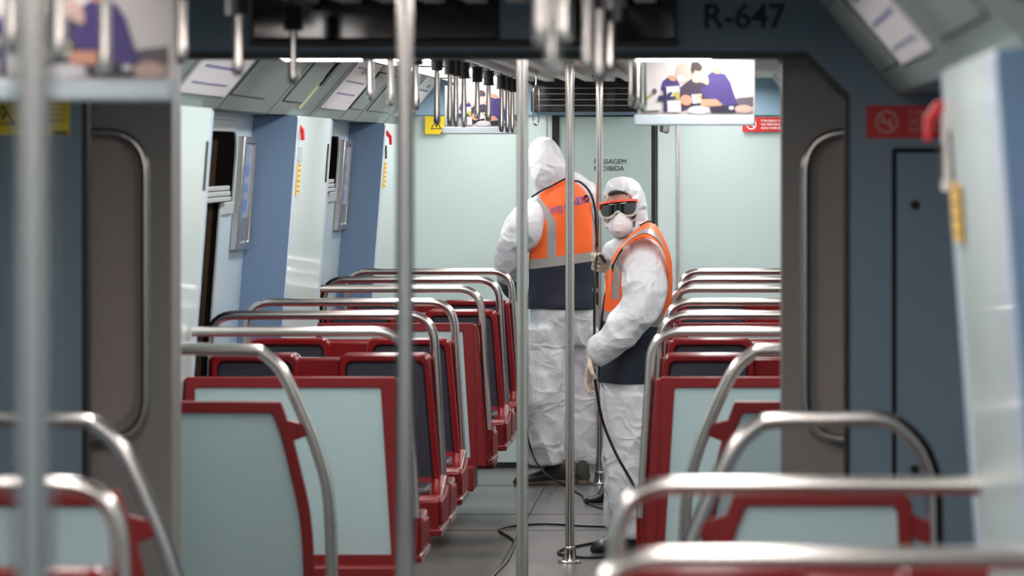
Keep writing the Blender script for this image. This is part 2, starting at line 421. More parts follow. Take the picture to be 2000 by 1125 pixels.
# signs
def sign(px0, px1, py0, py1, s, m, label, cat='sign', thick=.002):
    p, q = W(px0, py1, s), W(px1, py0, s)
    b = MB(); b.box(p.x, q.x, p.y-thick, p.y, p.z, q.z)
    return tag(b.build('sign', m), label, cat), p, q
def nosmoke(px0, px1, py0, py1, s, label, fs):
    o, p, q = sign(px0, px1, py0, py1, s, REDS, label); o.name = 'no_smoking_sign'
    h = q.z-p.z; cx, cz = p.x+h*.62, p.z+h*.5; y = p.y-.0035; R = h*.36
    b = MB()
    ro = [(cx+R*math.cos(t*PI/16), cz+R*math.sin(t*PI/16)) for t in range(32)]; ri = [(cx+R*.78*math.cos(t*PI/16), cz+R*.78*math.sin(t*PI/16)) for t in range(32)]
    b.ring(ro, ri, 1, y, y+.001)
    w = R*.12; a = math.radians(-45); ux, uz = math.cos(a), math.sin(a)
    b.prism([(cx-ux*R*.85+uz*w, cz-uz*R*.85-ux*w), (cx+ux*R*.85+uz*w, cz+uz*R*.85-ux*w), (cx+ux*R*.85-uz*w, cz+uz*R*.85+ux*w), (cx-ux*R*.85-uz*w, cz-uz*R*.85+ux*w)], 1, y-.0005, y+.001)
    b.box(cx-R*.6, cx+R*.45, y, y+.001, cz-R*.1, cz+R*.12); b.box(cx+R*.3, cx+R*.45, y, y+.001, cz+R*.1, cz+R*.4)
    b.build('cigarette_symbol', WHT if s < 500 else PINKP, o)
    for k, t in enumerate(('É PROIBIDO FUMAR', 'NO SMOKING', 'NON FUMEURS')):
        text_mesh('sign_lettering', t, fs, WHT if s < 500 else PINKP, o, (p.x+h*1.3, y+.0005, q.z-h*.32-k*h*.25), ext=.0005, bold=.0004)
nosmoke(1692, 1880, 206, 270, 776, 'large red no smoking sign on the slate wall right of the gangway', .021)
nosmoke(1450, 1540, 229, 257, 372.5, 'small red no smoking sign on the far end wall', .016)
def warn(px0, px1, py0, py1, s, label):
    o, p, q = sign(px0, px1, py0, py1, s, YEL, label); o.name = 'warning_sign'
    h = q.z-p.z; cx, cz = p.x+h*.62, p.z+h*.52; y = p.y-.003; R = h*.36
    tri = lambda r: [(cx+r*math.sin(a), cz-h*.06+r*math.cos(a)) for a in (0, 2*PI/3, 4*PI/3)]
    b = MB(); b.ring(tri(R), tri(R*.72), 1, y, y+.001); b.prism([(cx-.004, cz-h*.12), (cx+.004, cz-h*.12), (cx+.008, cz+h*.1), (cx-.002, cz+h*.04)], 1, y, y+.001)
    b.box(q.x-h*.42, q.x-.003, y, y+.001, p.z+.002, p.z+h*.1)
    for k in range(4): b.box(p.x+h*1.12, q.x-h*.06, y, y+.001, q.z-h*(.2+k*.14), q.z-h*(.17+k*.14))
    b.build('warning_symbol', INK, o)
warn(830, 875, 227, 262, 372.5, 'yellow warning sign with black triangle on the far end wall')
warn(-40, 136, 190, 264, 776, 'large yellow warning sign on the slate wall left of the gangway')

# emergency handles, stickers on piers
def handle(px, py, s, side, label):
    t = thing('emergency_pull', label, 'emergency pull', W(px, py, s)); k = 1 if side == 'left' else -1
    P = [(0, .0), (.012*k, -.002), (.032*k, -.03), (.032*k, -.072), (.021*k, -.072), (.019*k, -.04), (0, -.018)]
    b = MB(); b.prism(P, 1, -.005, .05); b.build('lever', REDS, t, bevel=.002)
    b = MB(); b.box(min(0, -.012*k), max(0, -.012*k), -.01, .08, -.16, .0); b.build('bracket', WHT, t, bevel=.002)
    b = MB(); x0, x1 = sorted((0.0, .006*k)); b.box(x0, x1, 0.0, .05, -.14, -.075); b.build('slot', INK, t)
handle(577.5, 238, 500, 'left', 'red emergency handle at the top of the middle left pier')
handle(752, 254, 401, 'left', 'red emergency handle at the top of the farthest left pier')
handle(1843, 195, 1115, 'right', 'blurred red emergency handle on the near right pier')
def psticker(side, y0, y1, z0, z1, m, label, lines=0):
    b = MB(); q = []
    for y in (y0, y1):
        for z, e in ((z0, .006), (z0, .009), (z1, .009), (z1, .006)): q.append((mw(wx(z, -1.69)+e, side), y, z))
    b.hexa(q); o = tag(b.build('sticker', m), label, 'sticker')
    if lines:
        b = MB()
        for k in range(lines):
            zz = z0+(z1-z0)*(k+.5)/lines; q = []
            for y in (y0+.02, y1-.02):
                for z, e in ((zz, .0085), (zz, .0095), (zz+.004, .0095), (zz+.004, .0085)): q.append((mw(wx(z, -1.69)+e, side), y, z))
            b.hexa(q)
        b.build('printed_line', INK, o)
psticker('left', 17.97, 18.09, 1.49, 1.612, YEL2, 'amber instruction sticker on the middle left pier under the red handle', 6)
psticker('left', 17.95, 18.1, 1.62, 1.675, mat('grey_sticker', srgb(170, 175, 178), .5), 'small grey label above the amber sticker on the middle left pier')
psticker('left', 22.45, 22.6, 1.48, 1.61, YEL2, 'amber instruction sticker on the farthest left pier', 6)
psticker('right', 7.75, 8.0, 1.50, 1.60, YEL2, 'blurred amber sticker on the near right pier', 4)
# framed adverts on the bay walls
def wall_ad(side, y0, y1, z0, z1, label):
    b = MB(); Po = [(y0, z0), (y1, z0), (y1, z1), (y0, z1)]; e = .035
    wall_ring(b, side, Po, [(y0+e*2.2, z0+e*.7), (y1-e*2.2, z0+e*.7), (y1-e*2.2, z1-e*.7), (y0+e*2.2, z1-e*.7)], 0, .03)
    o = tag(b.build('poster_frame', STEEL, bevel=.004), label, 'poster frame')
    b = MB(); wall_poly(b, side, [(y0+.03, z0+.01), (y1-.03, z0+.01), (y1-.03, z1-.01), (y0+.03, z1-.01)], .012, .016)
    b.build('poster', mat('bluish_poster', srgb(128, 148, 172), .25), o)
    b = MB()
    for z, h in ((z0+.14, .05), (z0+.22, .03), (z0+.28, .04)): wall_poly(b, side, [(y0+.15, z), (y1-.15, z), (y1-.15, z+h), (y0+.15, z+h)], .016, .018)
    b.build('poster_print', mat('poster_blue', srgb(92, 122, 178), .4), o)
    b = MB(); wall_poly(b, side, [(y0+.08, z0+.03), (y1-.08, z0+.03), (y1-.08, z0+.12), (y0+.08, z0+.12)], .016, .018); b.build('poster_footer', mat('poster_grey', srgb(96, 108, 116), .4), o)
wall_ad('left', 17.36, 17.84, 1.285, 1.715, 'steel framed poster in the nearer left window bay')
wall_ad('left', 21.86, 22.32, 1.285, 1.715, 'steel framed poster in the farther left window bay')
# adverts on the coves
def cove_ad(side, y0, y1, label, u0=.17, u1=.97, cols=((.7, .04), (.5, .03), (.3, .02))):
    b = MB(); slab(b, side, u0, u1, y0, y1, .001, .006); o = tag(b.build('advert_poster', PAPER), label, 'poster')
    b = MB()
    for u, h in cols: slab(b, side, u, u+h, y0+.15, y1-.2, .006, .008)
    b.build('poster_print', mat('violet_print', srgb(120, 120, 165), .5), o)
    b = MB(); slab(b, side, .78, .84, y0+.5, y1-.3, .006, .008); b.build('poster_print', mat('ochre_print', srgb(190, 160, 110), .5), o)
cove_ad('left', 14.0, 15.3, 'blurred paper advert on the left cove nearest the gangway')
cove_ad('left', 18.9, 20.1, 'white printed notice on the left cove above the middle pier', cols=((.85, .02), (.62, .02), (.42, .02)))
cove_ad('left', 23.0, 24.0, 'white printed notice on the left cove next to the far end wall')
cove_ad('right', 8.5, 9.95, 'blurred white advert on the right cove of the near car', .19, .99)
b = MB(); slab(b, 'left', .12, .62, 18.02, 18.14, .001, .004); st = tag(b.build('strip_label', mat('pale_yellow_label', srgb(200, 202, 150), .5)), 'pale yellow strip label beside the cove hatch on the left', 'sticker')
b = MB(); slab(b, 'left', .5, .86, 18.05, 18.17, .004, .012); b.build('black_strip', BLACK, st)

# ------------------------------------------------------------------ lamps
for side in ('left', 'right'):
    for k, (y0, y1) in enumerate([(-2, 1.2), (1.6, 4.6), (5.0, 7.7), (8.0, 10.3), (12.7, 15.5), (15.9, 18.6), (19.0, 21.5), (21.9, 24.0)]):
        c = mw(-1.27, side); near = y1 < 12
        t = thing('ceiling_light', 'long ceiling lamp strip, %s row, number %d from the front' % (side, k+1), 'lamp', (c, y0, 2.045), 'ceiling lamp strips, %s side, %s car' % (side, 'near' if near else 'far'))
        t['label'] = 'long white ceiling lamp strip over the %s seats of the %s car' % (side, 'near' if near else 'far')
        b = MB(); b.box(-.11, .11, 0, y1-y0, -.012, 0); 
        sk = .042 if near else .04; o_ = -1 if side == 'left' else 1  # unseen skirts added to cut the lamp light off the coves
        b.box(*sorted((o_*.11, o_*.118)), 0, y1-y0, -sk, 0); b.box(-.11, .11, -.008, 0, -sk, 0); b.box(-.11, .11, y1-y0, y1-y0+.008, -sk, 0); b.build('lamp_housing', GRILL, t)
        b = MB(); b.box(-.085, .085, .03, y1-y0-.03, -.022, -.012); b.build('diffuser', LAMPN if near else LAMP, t)
# grille slats down the middle of the ceiling
b = MB()
for k in range(9):
    x = -1.08+k*.105; b.box(x, x+.05, 13.9, Y_BACK-.2, 2.025, 2.045)
    b.box(x, x+.05, 0, Y_END-.1, 2.025, 2.045)
struct(b.build('trim_%d' % n, GRILL), 'pale slatted grille along the ceiling'); n += 1

# ------------------------------------------------------------------ seats
def ms(x, side): return x if side == 'left' else -1.305-x
ORD = {}
def shape(b, side):
    if side == 'right': b.shear(lambda c: (-1.305-c.x, c.y, c.z))
    return b
def spread(c, x0=-1.40):                            # the shell widens towards the aisle lower down
    k = max(0, min(1, (c.x-x0)/.3)); return (c.x+.085*k*(.945-c.z), c.y, c.z)
def half(root, side, sg, top=.945):
    """one seat half; sg=-1 looks towards the camera, +1 looks away"""
    def Yf(y): return y*sg
    # cushion surrounds and cushions
    for x0, x1 in ((-1.835, -1.525), (-1.385, -1.064)):
        b = MB(); a, c = sorted((Yf(.03), Yf(.075)))
        b.ring(rrect(x0, x1, .445, top, .03), rrect(x0+.024, x1-.024, .47, top-.027, .026), 1, a, c)
        b.shear(spread); shape(b, side).build('backrest_frame', RED, root, bevel=.008)
        b = MB(); a, c = sorted((Yf(.03), Yf(.058))); b.prism(rrect(x0+.022, x1-.022, .468, top-.025, .026), 1, a, c)
        b.shear(spread); shape(b, side).build('back_cushion', CUSH, root, bevel=.01)
    # seat pan: sloped tray, turned-down nose, side cheek
    y0, y1, y2 = Yf(.03), Yf(.30), Yf(.47)
    for nm in ('seat_pan',):
        b = MB()
        P = [(y0, .36), (y0, .52), (Yf(.09), .50), (Yf(.30), .462), (Yf(.45), .478), (Yf(.47), .455), (Yf(.455), .372), (Yf(.45), .35)]
        b.prism(P, 0, -1.84, -1.006)
        b.prism([(y0, .335), (y0, .362), (Yf(.475), .362), (Yf(.47), .335)], 0, -1.84, -.996)
        shape(b, side).build(nm, RED, root, bevel=.008)
    b = MB(); P = [(Yf(.04), .37), (Yf(.04), .485), (Yf(.20), .46), (Yf(.42), .455), (Yf(.43), .37)]
    b.prism(P, 0, -1.008, -.997); shape(b, side).build('side_cheek', REDM, root, bevel=.006)
    for x0, x1 in ((-1.80, -1.46), (-1.39, -1.05)):
        b = MB(); a, c = sorted((Yf(.09), Yf(.43))); b.box(x0, x1, a, c, .47, .497)
        shape(b, side).build('seat_cushion', CUSH, root, bevel=.012)
def seat_unit(side, s, kind, label, dx=0):
    y = F/s
    root = thing('double_seat', label, 'seat', (dx, y, 0), 'rows of red double seats with steel rails')
    # spine / shell
    b = MB(); b.prism([(-1.845, .36), (-1.845, .93), (-1.068, .93), (-1.022, .46), (-1.016, .36)], 1, -.03, .03)
    shape(b, side).build('shell', RED if kind != 'away' else REDM, root, bevel=.008)
    if kind in ('front', 'both'): half(root, side, -1)
    if kind in ('away', 'both'): half(root, side, 1, .93 if kind == 'away' else .945)
    if kind in ('away', 'front'):
        sg = -1 if kind == 'away' else 1
        a, c = sorted((.03*sg, .05*sg)); xl = -1.745
        b = MB(); o_ = [(xl, .335), (-1.028, .335), (-1.075, .937), (xl, .937)]; i_ = [(xl+.03, .37), (-1.088, .37), (-1.122, .902), (xl+.03, .902)]
        b.ring(o_, i_, 1, a, c); shape(b, side).build('panel_frame', REDM, root, bevel=.004)
        a, c = sorted((.03*sg, .042*sg)); b = MB(); b.prism([(xl+.025, .365), (-1.083, .365), (-1.118, .906), (xl+.025, .906)], 1, a, c)
        shape(b, side).build('back_panel', MINT, root)
        a, c = sorted((.03*sg, .056*sg)); b = MB(); b.prism([(-1.062, .335), (-1.022, .335), (-1.062, .93), (-1.075, .93)], 1, a, c)
        shape(b, side).build('side_strip', REDM, root, bevel=.003)
    # rail
    if kind == 'away': P = [(-1.73, 0, 1.08), (-1.05, 0, 1.08), (-1.014, 0, .485)]
    else: P = [(-1.862, 0, .5), (-1.845, 0, 1.08), (-1.057, 0, 1.08), (-1.022, 0, .485)]
    b = MB(); b.tube(fillet(P, .095, 8), .0165, 14); shape(b, side).build('grab_rail', STEEL, root)
    # support box to the floor
    b = MB(); b.box(-1.78, -1.07, -.16, .16, .235, .34); shape(b, side).build('support_box', REDM, root, bevel=.006)
    b = MB(); b.box(-1.80, -1.35, -.12, .12, 0, .24); shape(b, side).build('pedestal', BLACK, root, bevel=.006)
    return root
rows = [(1386, 'both', 'nearest row, most blurred'), (1138, 'front', 'second blurred row from the camera'), (610, 'away', 'mint panel row just past the gangway'),
        (553, 'both', 'first dark cushion row past the gangway'), (509, 'front', 'second dark cushion row past the gangway'),
        (463, 'away', 'farther mint panel row'), (432, 'both', 'last but one row'), (404, 'front', 'last row before the far wall')]
for side in ('left', 'right'):
    for s, k, d in rows:
        seat_unit(side, s, k, '%s-hand red double seat with steel rail, %s' % (side, d), dx=.055 if (side == 'right' and s > 1000) else (-.013 if side == 'left' and s in (509, 463, 404) else 0))
# partition screens
def partition(side, s, label):
    y = F/s
    root = thing('partition_screen', label, 'partition', (0, y, 0))
    O = [(-1.60, .93), (-1.3125, .93), (-1.284, .849), (-1.25, .717), (-1.225, .592), (-1.214, .422), (-1.212, .12)]
    I = [(-1.60, .896), (-1.337, .896), (-1.314, .84), (-1.281, .71), (-1.256, .587), (-1.245, .42), (-1.243, .15)]
    def curve(P): 
        q = spline([(p[0], 0, p[1]) for p in P[1:]], 5); return [P[0]]+[(v.x, v.z) for v in q]
    O, I = curve(O), curve(I)
    if True:
        O = [(-1.70, .12), (-1.70, .60), (-1.69, .90), (-1.67, .93)]+O[1:]; I = [(-1.665, .15), (-1.665, .60), (-1.658, .88), (-1.65, .896)]+I[1:]
    b = MB(); b.ring(O, I, 1, -.018, .018); shape(b, side).build('panel_frame', REDM, root, bevel=.004)
    b = MB(); b.prism(I, 1, -.008, .008); shape(b, side).build('panel', MINT, root)
    for z in (.86, .30):
        b = MB(); xa = -1.30 if z > .5 else -1.225
        xt = -1.235 if z > .5 else -1.168
        b.prism([(xa, z-.055), (xt, z-.03), (xt+.004, z+.0), (xa-.005, z+.02)], 1, -.016, .016)
        shape(b, side).build('bracket', REDM, root, bevel=.003)
    b = MB(); b.prism([(-1.745, .80), (-1.69, .83), (-1.69, .88), (-1.745, .85)], 1, -.016, .016); shape(b, side).build('bracket', REDM, root, bevel=.003)
    T = [(-1.738, 0, 0), (-1.738, 0, .5), (-1.738, 0, .9), (-1.725, 0, .99), (-1.69, 0, 1.045), (-1.63, 0, 1.08), (-1.50, 0, 1.08), (-1.39, 0, 1.078), (-1.357, 0, 1.065), (-1.308, 0, 1.016), (-1.253, 0, .904), (-1.204, 0, .78), (-1.173, 0, .648), (-1.163, 0, .422), (-1.162, 0, .2), (-1.162, 0, 0)]
    b = MB(); b.tube(spline(T, 5), .0185, 16); shape(b, side).build('frame_tube', STEEL, root)
    return root
for side in ('left', 'right'):
    partition(side, 672, '%s-hand mint partition with red edge and curved steel tube just past the gangway' % side)
    partition(side, 912, '%s-hand mint partition with curved steel tube, blurred, nearer than the gangway' % side)

# ------------------------------------------------------------------ poles
for s, d in ((2084, 'nearest, wide blurred steel pole at the far left edge'), (977, 'blurred steel pole in the aisle of the near car'), (626, 'slightly blurred steel pole just past the gangway'),
             (484, 'sharp steel pole in front of the two workers with its foot on the floor'), (391.5, 'farthest steel pole behind the facing worker')):
    y = F/s; x = -.655
    if s > 2000: x = (65-EX)/s
    if s == 977: x = (791-EX)/s
    if s == 391.5: x = (1171-EX)/s
    t = thing('grab_pole', 'vertical '+d, 'pole', (x, y, 0), 'steel poles down the aisle')
    b = MB(); b.lathe((0, 0, 0), [(.018, .03), (.018, 2.04)], 24); b.build('pole', STEEL, t)
    b = MB(); b.lathe((0, 0, 0), [(.001, .0005), (.048, .0005), (.049, .004), (.046, .007), (.029, .010), (.026, .02), (.0235, .055), (.024, .062), (.0185, .066), (.001, .066)], 28); b.build('floor_flange', STEELD, t)
    b = MB(); b.lathe((0, 0, 0), [(.001, 2.044), (.04, 2.044), (.038, 2.03), (.019, 2.025), (.001, 2.025)], 24); b.build('ceiling_flange', STEELD, t)

# ------------------------------------------------------------------ overhead rails and hanging handles
XL, XR = -1.05, -.27
for x, d in ((XL, 'left'), (XR, 'right')):
    for y0, y1, c in ((0, Y_END-.1, 'near'), (13.7, Y_BACK-.3, 'far')):
        t = thing('overhead_rail', 'steel overhead rail under the ceiling, %s side of the %s car' % (d, c), 'rail', (x, y0, 2.0))
        b = MB(); b.tube([(0, 0, .022), (0, y1-y0, .022)], .012, 12); b.build('rail', STEEL, t)
        for k in range(int((y1-y0)//2.2)+1):
            b = MB(); b.box(-.008, .008, k*2.2, k*2.2+.02, .03, .046); b.build('rail_hanger', STEELD, t)
def strap_proto():
    t = thing('hanging_strap', 'x', 'hanging handle')
    b = MB(); zs = []
    prof = []
    for k in range(9):
        z = -.068+k*.0072; prof += [(.021, z), (.026, z+.0018), (.026, z+.004), (.021, z+.0058)]
    b.lathe((0, 0, 0), [(.001, -.068)]+prof+[(.001, -.002)], 20); b.build('spring', BLACK, t, angle=70)
    L = [(.001, 1.0), (.007, .995), (.0105, .975), (.0125, .93), (.0128, .88), (.0118, .75), (.0105, .55), (.0098, .3), (.0098, .1), (.010, 0)]
    b = MB(); b.rings([[Vector((r*math.cos(2*PI*k/20), r*1.6*math.sin(2*PI*k/20), -.066-.18*q)) for k in range(20)] for r, q in L])
    b.build('handle', STEELD, t)
    return t
proto = strap_proto(); first = True
def copy_thing(o):
    c = o.copy(); C.objects.link(c)
    for ch in list(o.children):
        d = ch.copy(); C.objects.link(d); d.parent = c
    return c
def place_strap(x, s, zb, label):
    global first
    o = proto if first else copy_thing(proto); first = False
    o.location = (x, F/s, 2.012); o['label'] = label; o['group'] = 'spring mounted hanging handles'
    k = (2.012-.066-(EZ+zb))/.18
    for ch in o.children:
        if ch.name.startswith('handle'): ch.scale = (1, 1, k); ch.location.z = -.066+.066*k
leftS = [(1343, .145), (1252, .144), (1167, .128), (1024, .175), (919, .165), (816, .165), (673, .153), (636, .146), (588, .145), (549, .102), (525, .102), (514, .102), (499, .102), (474, .143), (453, .141), (429, .098), (418, .098), (409, .098)]
for i, (s, zb) in enumerate(leftS):
    w = 'blurred nearest set' if s > 776 else ('set just past the gangway' if s > 560 else 'sharp far set')
    place_strap(XL, s, zb, 'chrome handle on the left overhead rail, %s, %s from the left' % (w, ['first', 'second', 'third', 'fourth', 'fifth', 'sixth', 'first', 'second', 'third', 'first', 'second', 'third', 'fourth', 'fifth', 'sixth', 'seventh', 'eighth', 'ninth'][i]))
rightS = [(1370, .15), (1296, .117), (1211, .178), (1044, .153), (959, .146), (878, .18), (715, .125), (680, .125), (645, .125), (508, .082), (492, .082), (476, .082)]
for i, (s, zb) in enumerate(rightS):
    w = 'bright blurred nearest set' if s > 776 else ('set beside the right advert' if s > 560 else 'set under the right advert')
    place_strap(XR, s, zb, 'chrome handle on the right overhead rail, %s, %s from the left' % (w, ['first', 'second', 'third', 'fourth', 'fifth', 'sixth', 'first', 'second', 'third', 'first', 'second', 'third'][i]))
# narrow loop hanging left of the central pole
t = thing('hanging_loop', 'narrow steel loop handle hanging between the two aisle poles', 'hanging handle', (W(1047, 0, 430).x, F/430, 2.045))
b = MB(); P = [(0, 0, 0), (0, 0, -.08), (-.011, 0, -.11), (-.012, 0, -.24), (0, 0, -.265), (.012, 0, -.24), (.011, 0, -.11), (.0, 0, -.08)]
b.tube(spline(P, 4), .0035, 8); b.build('loop', STEELD, t)

# ------------------------------------------------------------------ hanging advert panels
def poster_picture(w, h):
    cols = [srgb(232, 224, 224), srgb(70, 52, 128), srgb(62, 48, 72), srgb(212, 178, 166), srgb(60, 44, 44), srgb(225, 160, 132), srgb(228, 226, 228), srgb(38, 34, 90), srgb(190, 178, 70), srgb(104, 92, 100), srgb(40, 28, 60), srgb(205, 190, 186)]
    mats_ = []
    for i, c in enumerate(cols):
        m = bpy.data.materials.get('picture_%d' % i) or mat('picture_%d' % i, tuple(v*.72 for v in c[:3])+(1,), .45)
        mats_.append(m)
    b = MB(); lay = [0]
    def T(x, y): return ((x-450)/1170*w, (690-y)/560*h)
    def poly(c, pts):
        lay[0] += 1; b.mi = c; P = [T(*p) for p in pts]; y = -.0004*lay[0]
        b.prism(P, 1, y, y+.0003)
    def ell(c, cx, cy, rx, ry, rot=0):
        ca, sa = math.cos(rot), math.sin(rot)
        poly(c, [(cx+rx*math.cos(t)*ca-ry*math.sin(t)*sa, cy+rx*math.cos(t)*sa+ry*math.sin(t)*ca) for t in [2*PI*k/20 for k in range(20)]])
    poly(0, [(450, 690), (1620, 690), (1620, 130), (450, 130)])
    poly(9, [(1430, 620), (1620, 620), (1620, 520), (1450, 535)])
    poly(11, [(450, 690), (1620, 690), (1620, 620), (450, 640)])
    poly(1, [(670, 430), (690, 370), (740, 335), (830, 330), (870, 420), (860, 470), (670, 460)])
    poly(2, [(870, 430), (980, 345), (1130, 400), (1190, 600), (960, 640), (880, 670), (860, 520)])
    poly(1, [(1130, 400), (1150, 310), (1200, 275), (1330, 300), (1385, 380), (1420, 490), (1465, 600), (1300, 610), (1180, 560), (1110, 510), (1080, 450)])
    ell(3, 900, 285, 78, 108, .2); ell(6, 878, 345, 40, 34, .3); ell(3, 1045, 310, 62, 78, .35); ell(4, 1040, 225, 62, 42, .5); ell(4, 1000, 250, 20, 45)
    ell(5, 1240, 265, 62, 32, .3); ell(5, 785, 340, 42, 26, .4); ell(3, 1130, 350, 30, 60, -.3)
    ell(5, 930, 555, 62, 52, .2); poly(5, [(1080, 610), (1080, 545), (1240, 545), (1310, 600), (1200, 615)])
    poly(6, [(985, 500), (1090, 495), (1080, 580), (1000, 590)]); poly(8, [(1030, 510), (1085, 505), (1080, 545)])
    poly(6, [(720, 425), (860, 415), (862, 540), (720, 545)]); poly(8, [(800, 480), (858, 470), (858, 550), (790, 545)])
    poly(6, [(735, 560), (875, 560), (880, 670), (740, 672)]); poly(7, [(698, 430), (728, 430), (735, 670), (705, 670)]); poly(7, [(640, 535), (820, 515), (825, 540), (640, 565)])
    ell(7, 690, 540, 48, 26, .5); ell(7, 760, 500, 34, 18, -.7)
    poly(8, [(465, 590), (470, 550), (560, 500), (585, 515), (500, 565)]); ell(9, 605, 470, 25, 30)
    poly(6, [(450, 610), (665, 590), (672, 660), (450, 678)]); poly(4, [(470, 662), (650, 652), (650, 662), (470, 672)])
    poly(10, [(1170, 620), (1440, 605), (1440, 680), (1190, 680)]); ell(6, 1395, 630, 26, 18); ell(3, 1520, 640, 90, 40); ell(6, 1060, 650, 110, 40)
    for k in range(5): poly(10, [(1215+k*24, 632), (1232+k*24, 632), (1232+k*24, 642), (1215+k*24, 642)])
    return b, mats_
def monitor(cx, s, label, wd=.392):
    y = F/s
    t = thing('hanging_advert', label, 'advert panel', (cx, y, 1.744))
    h = .20
    b = MB(); b.box(-wd/2, wd/2, 0, .05, .034, .034+h); b.build('panel_body', WHT, t, bevel=.004)
    b = MB(); b.box(-wd/2-.012, wd/2, -.012, .062, 0, .036); b.build('lower_bar', mat('pale_bar', srgb(186, 198, 206), .4), t, bevel=.006)
    b, ms_ = poster_picture(wd-.012, h-.008)
    b.build('advert_picture', ms_, t, loc=(-wd/2+.006, -.0015, .038))
    for k in (-1, 1):
        b = MB(); b.box(k*wd*.3-.01, k*wd*.3+.01, .015, .035, .034+h, 2.045-1.744); b.build('hanger', STEELD, t)
    return t
monitor((1360-EX)/585, 585, 'hanging advert panel on the right, picture of two people hugging over gifts')
monitor((941-EX)/404, 404, 'smaller looking hanging advert panel far left behind the chrome handles', .36)
monitor(-1.19, 1100, 'blurred hanging advert panel at the top left corner')

#PEOPLE_START
# ------------------------------------------------------------------ people
def noise_mat(name, col, rough, st=.5, sc=9):
    m = bpy.data.materials.new(name); m.use_nodes = True; nt = m.node_tree; p = nt.nodes['Principled BSDF']
    p.inputs['Base Color'].default_value = col; p.inputs['Roughness'].default_value = rough
    p.inputs['Sheen Weight'].default_value = .15
    tc = nt.nodes.new('ShaderNodeTexCoord')
    n0 = nt.nodes.new('ShaderNodeTexNoise'); n0.inputs['Scale'].default_value = 5; n0.inputs['Detail'].default_value = 3
    nt.links.new(tc.outputs['Object'], n0.inputs['Vector'])
    prev = None
    for k, (s_, w_, st_) in enumerate(((sc, 1.0, (1, 1, .62)), (sc*2.1, .5, (1, 1, 1.3)), (sc*5, .14, (1, 1, 1)))):
        mp = nt.nodes.new('ShaderNodeMapping'); mp.inputs['Scale'].default_value = st_; mp.inputs['Rotation'].default_value = (.5*k, .7-.9*k, .3)
        nt.links.new(tc.outputs['Object'], mp.inputs[0])
        v = nt.nodes.new('ShaderNodeTexNoise'); v.inputs['Scale'].default_value = s_; v.inputs['Detail'].default_value = .6; v.inputs['Distortion'].default_value = .9
        nt.links.new(mp.outputs[0], v.inputs['Vector'])
        sb = nt.nodes.new('ShaderNodeMath'); sb.operation = 'SUBTRACT'; sb.inputs[1].default_value = .5; nt.links.new(v.outputs['Fac'], sb.inputs[0])
        ab = nt.nodes.new('ShaderNodeMath'); ab.operation = 'ABSOLUTE'; nt.links.new(sb.outputs[0], ab.inputs[0])
        mu = nt.nodes.new('ShaderNodeMath'); mu.operation = 'MULTIPLY'; mu.inputs[1].default_value = -3*w_/(1+k)
        nt.links.new(ab.outputs[0], mu.inputs[0])
        if prev:
            a = nt.nodes.new('ShaderNodeMath'); nt.links.new(prev, a.inputs[0]); nt.links.new(mu.outputs[0], a.inputs[1]); prev = a.outputs[0]
        else: prev = mu.outputs[0]
    b = nt.nodes.new('ShaderNodeBump'); b.inputs['Strength'].default_value = st; b.inputs['Distance'].default_value = .045
    nt.links.new(prev, b.inputs['Height']); nt.links.new(b.outputs[0], p.inputs['Normal'])
    return m
TYVEK = noise_mat('white_coverall_fabric', srgb(216, 216, 221), .45, .7, 4.2)
ORANGE = srgb(255, 104, 30); REFL = srgb(158, 152, 150); NAVY = srgb(22, 26, 46)
SKIN = mat('skin', srgb(176, 128, 110), .5, bump=.1, bscale=80)
HAIR = mat('dark_hair', srgb(38, 30, 30), .6, bump=.4, bscale=180)
GLOVE = mat('beige_latex_glove', srgb(208, 188, 170), .45, bump=.2, bscale=70)
GLOVEG = mat('dark_grey_glove', srgb(70, 70, 74), .6, bump=.2, bscale=70)
SHOE = mat('black_boot_rubber', srgb(34, 34, 36), .38, bump=.15, bscale=40)
SHOEB = mat('brown_black_boot_leather', srgb(52, 46, 42), .5, bump=.3, bscale=30)
SOLE = mat('tan_sole', srgb(104, 90, 68), .6)
MASKW = mat('white_mask_felt', srgb(232, 228, 230), .7, bump=.1, bscale=200)
GOR = mat('goggle_orange', srgb(240, 96, 72), .35)
GWH = mat('goggle_pale_rim', srgb(214, 212, 206), .35)
LENS = mat('dark_goggle_lens', srgb(14, 14, 16), .06, coat=1, spec=.8)
CABLE = mat('black_cable', srgb(20, 20, 22), .35)

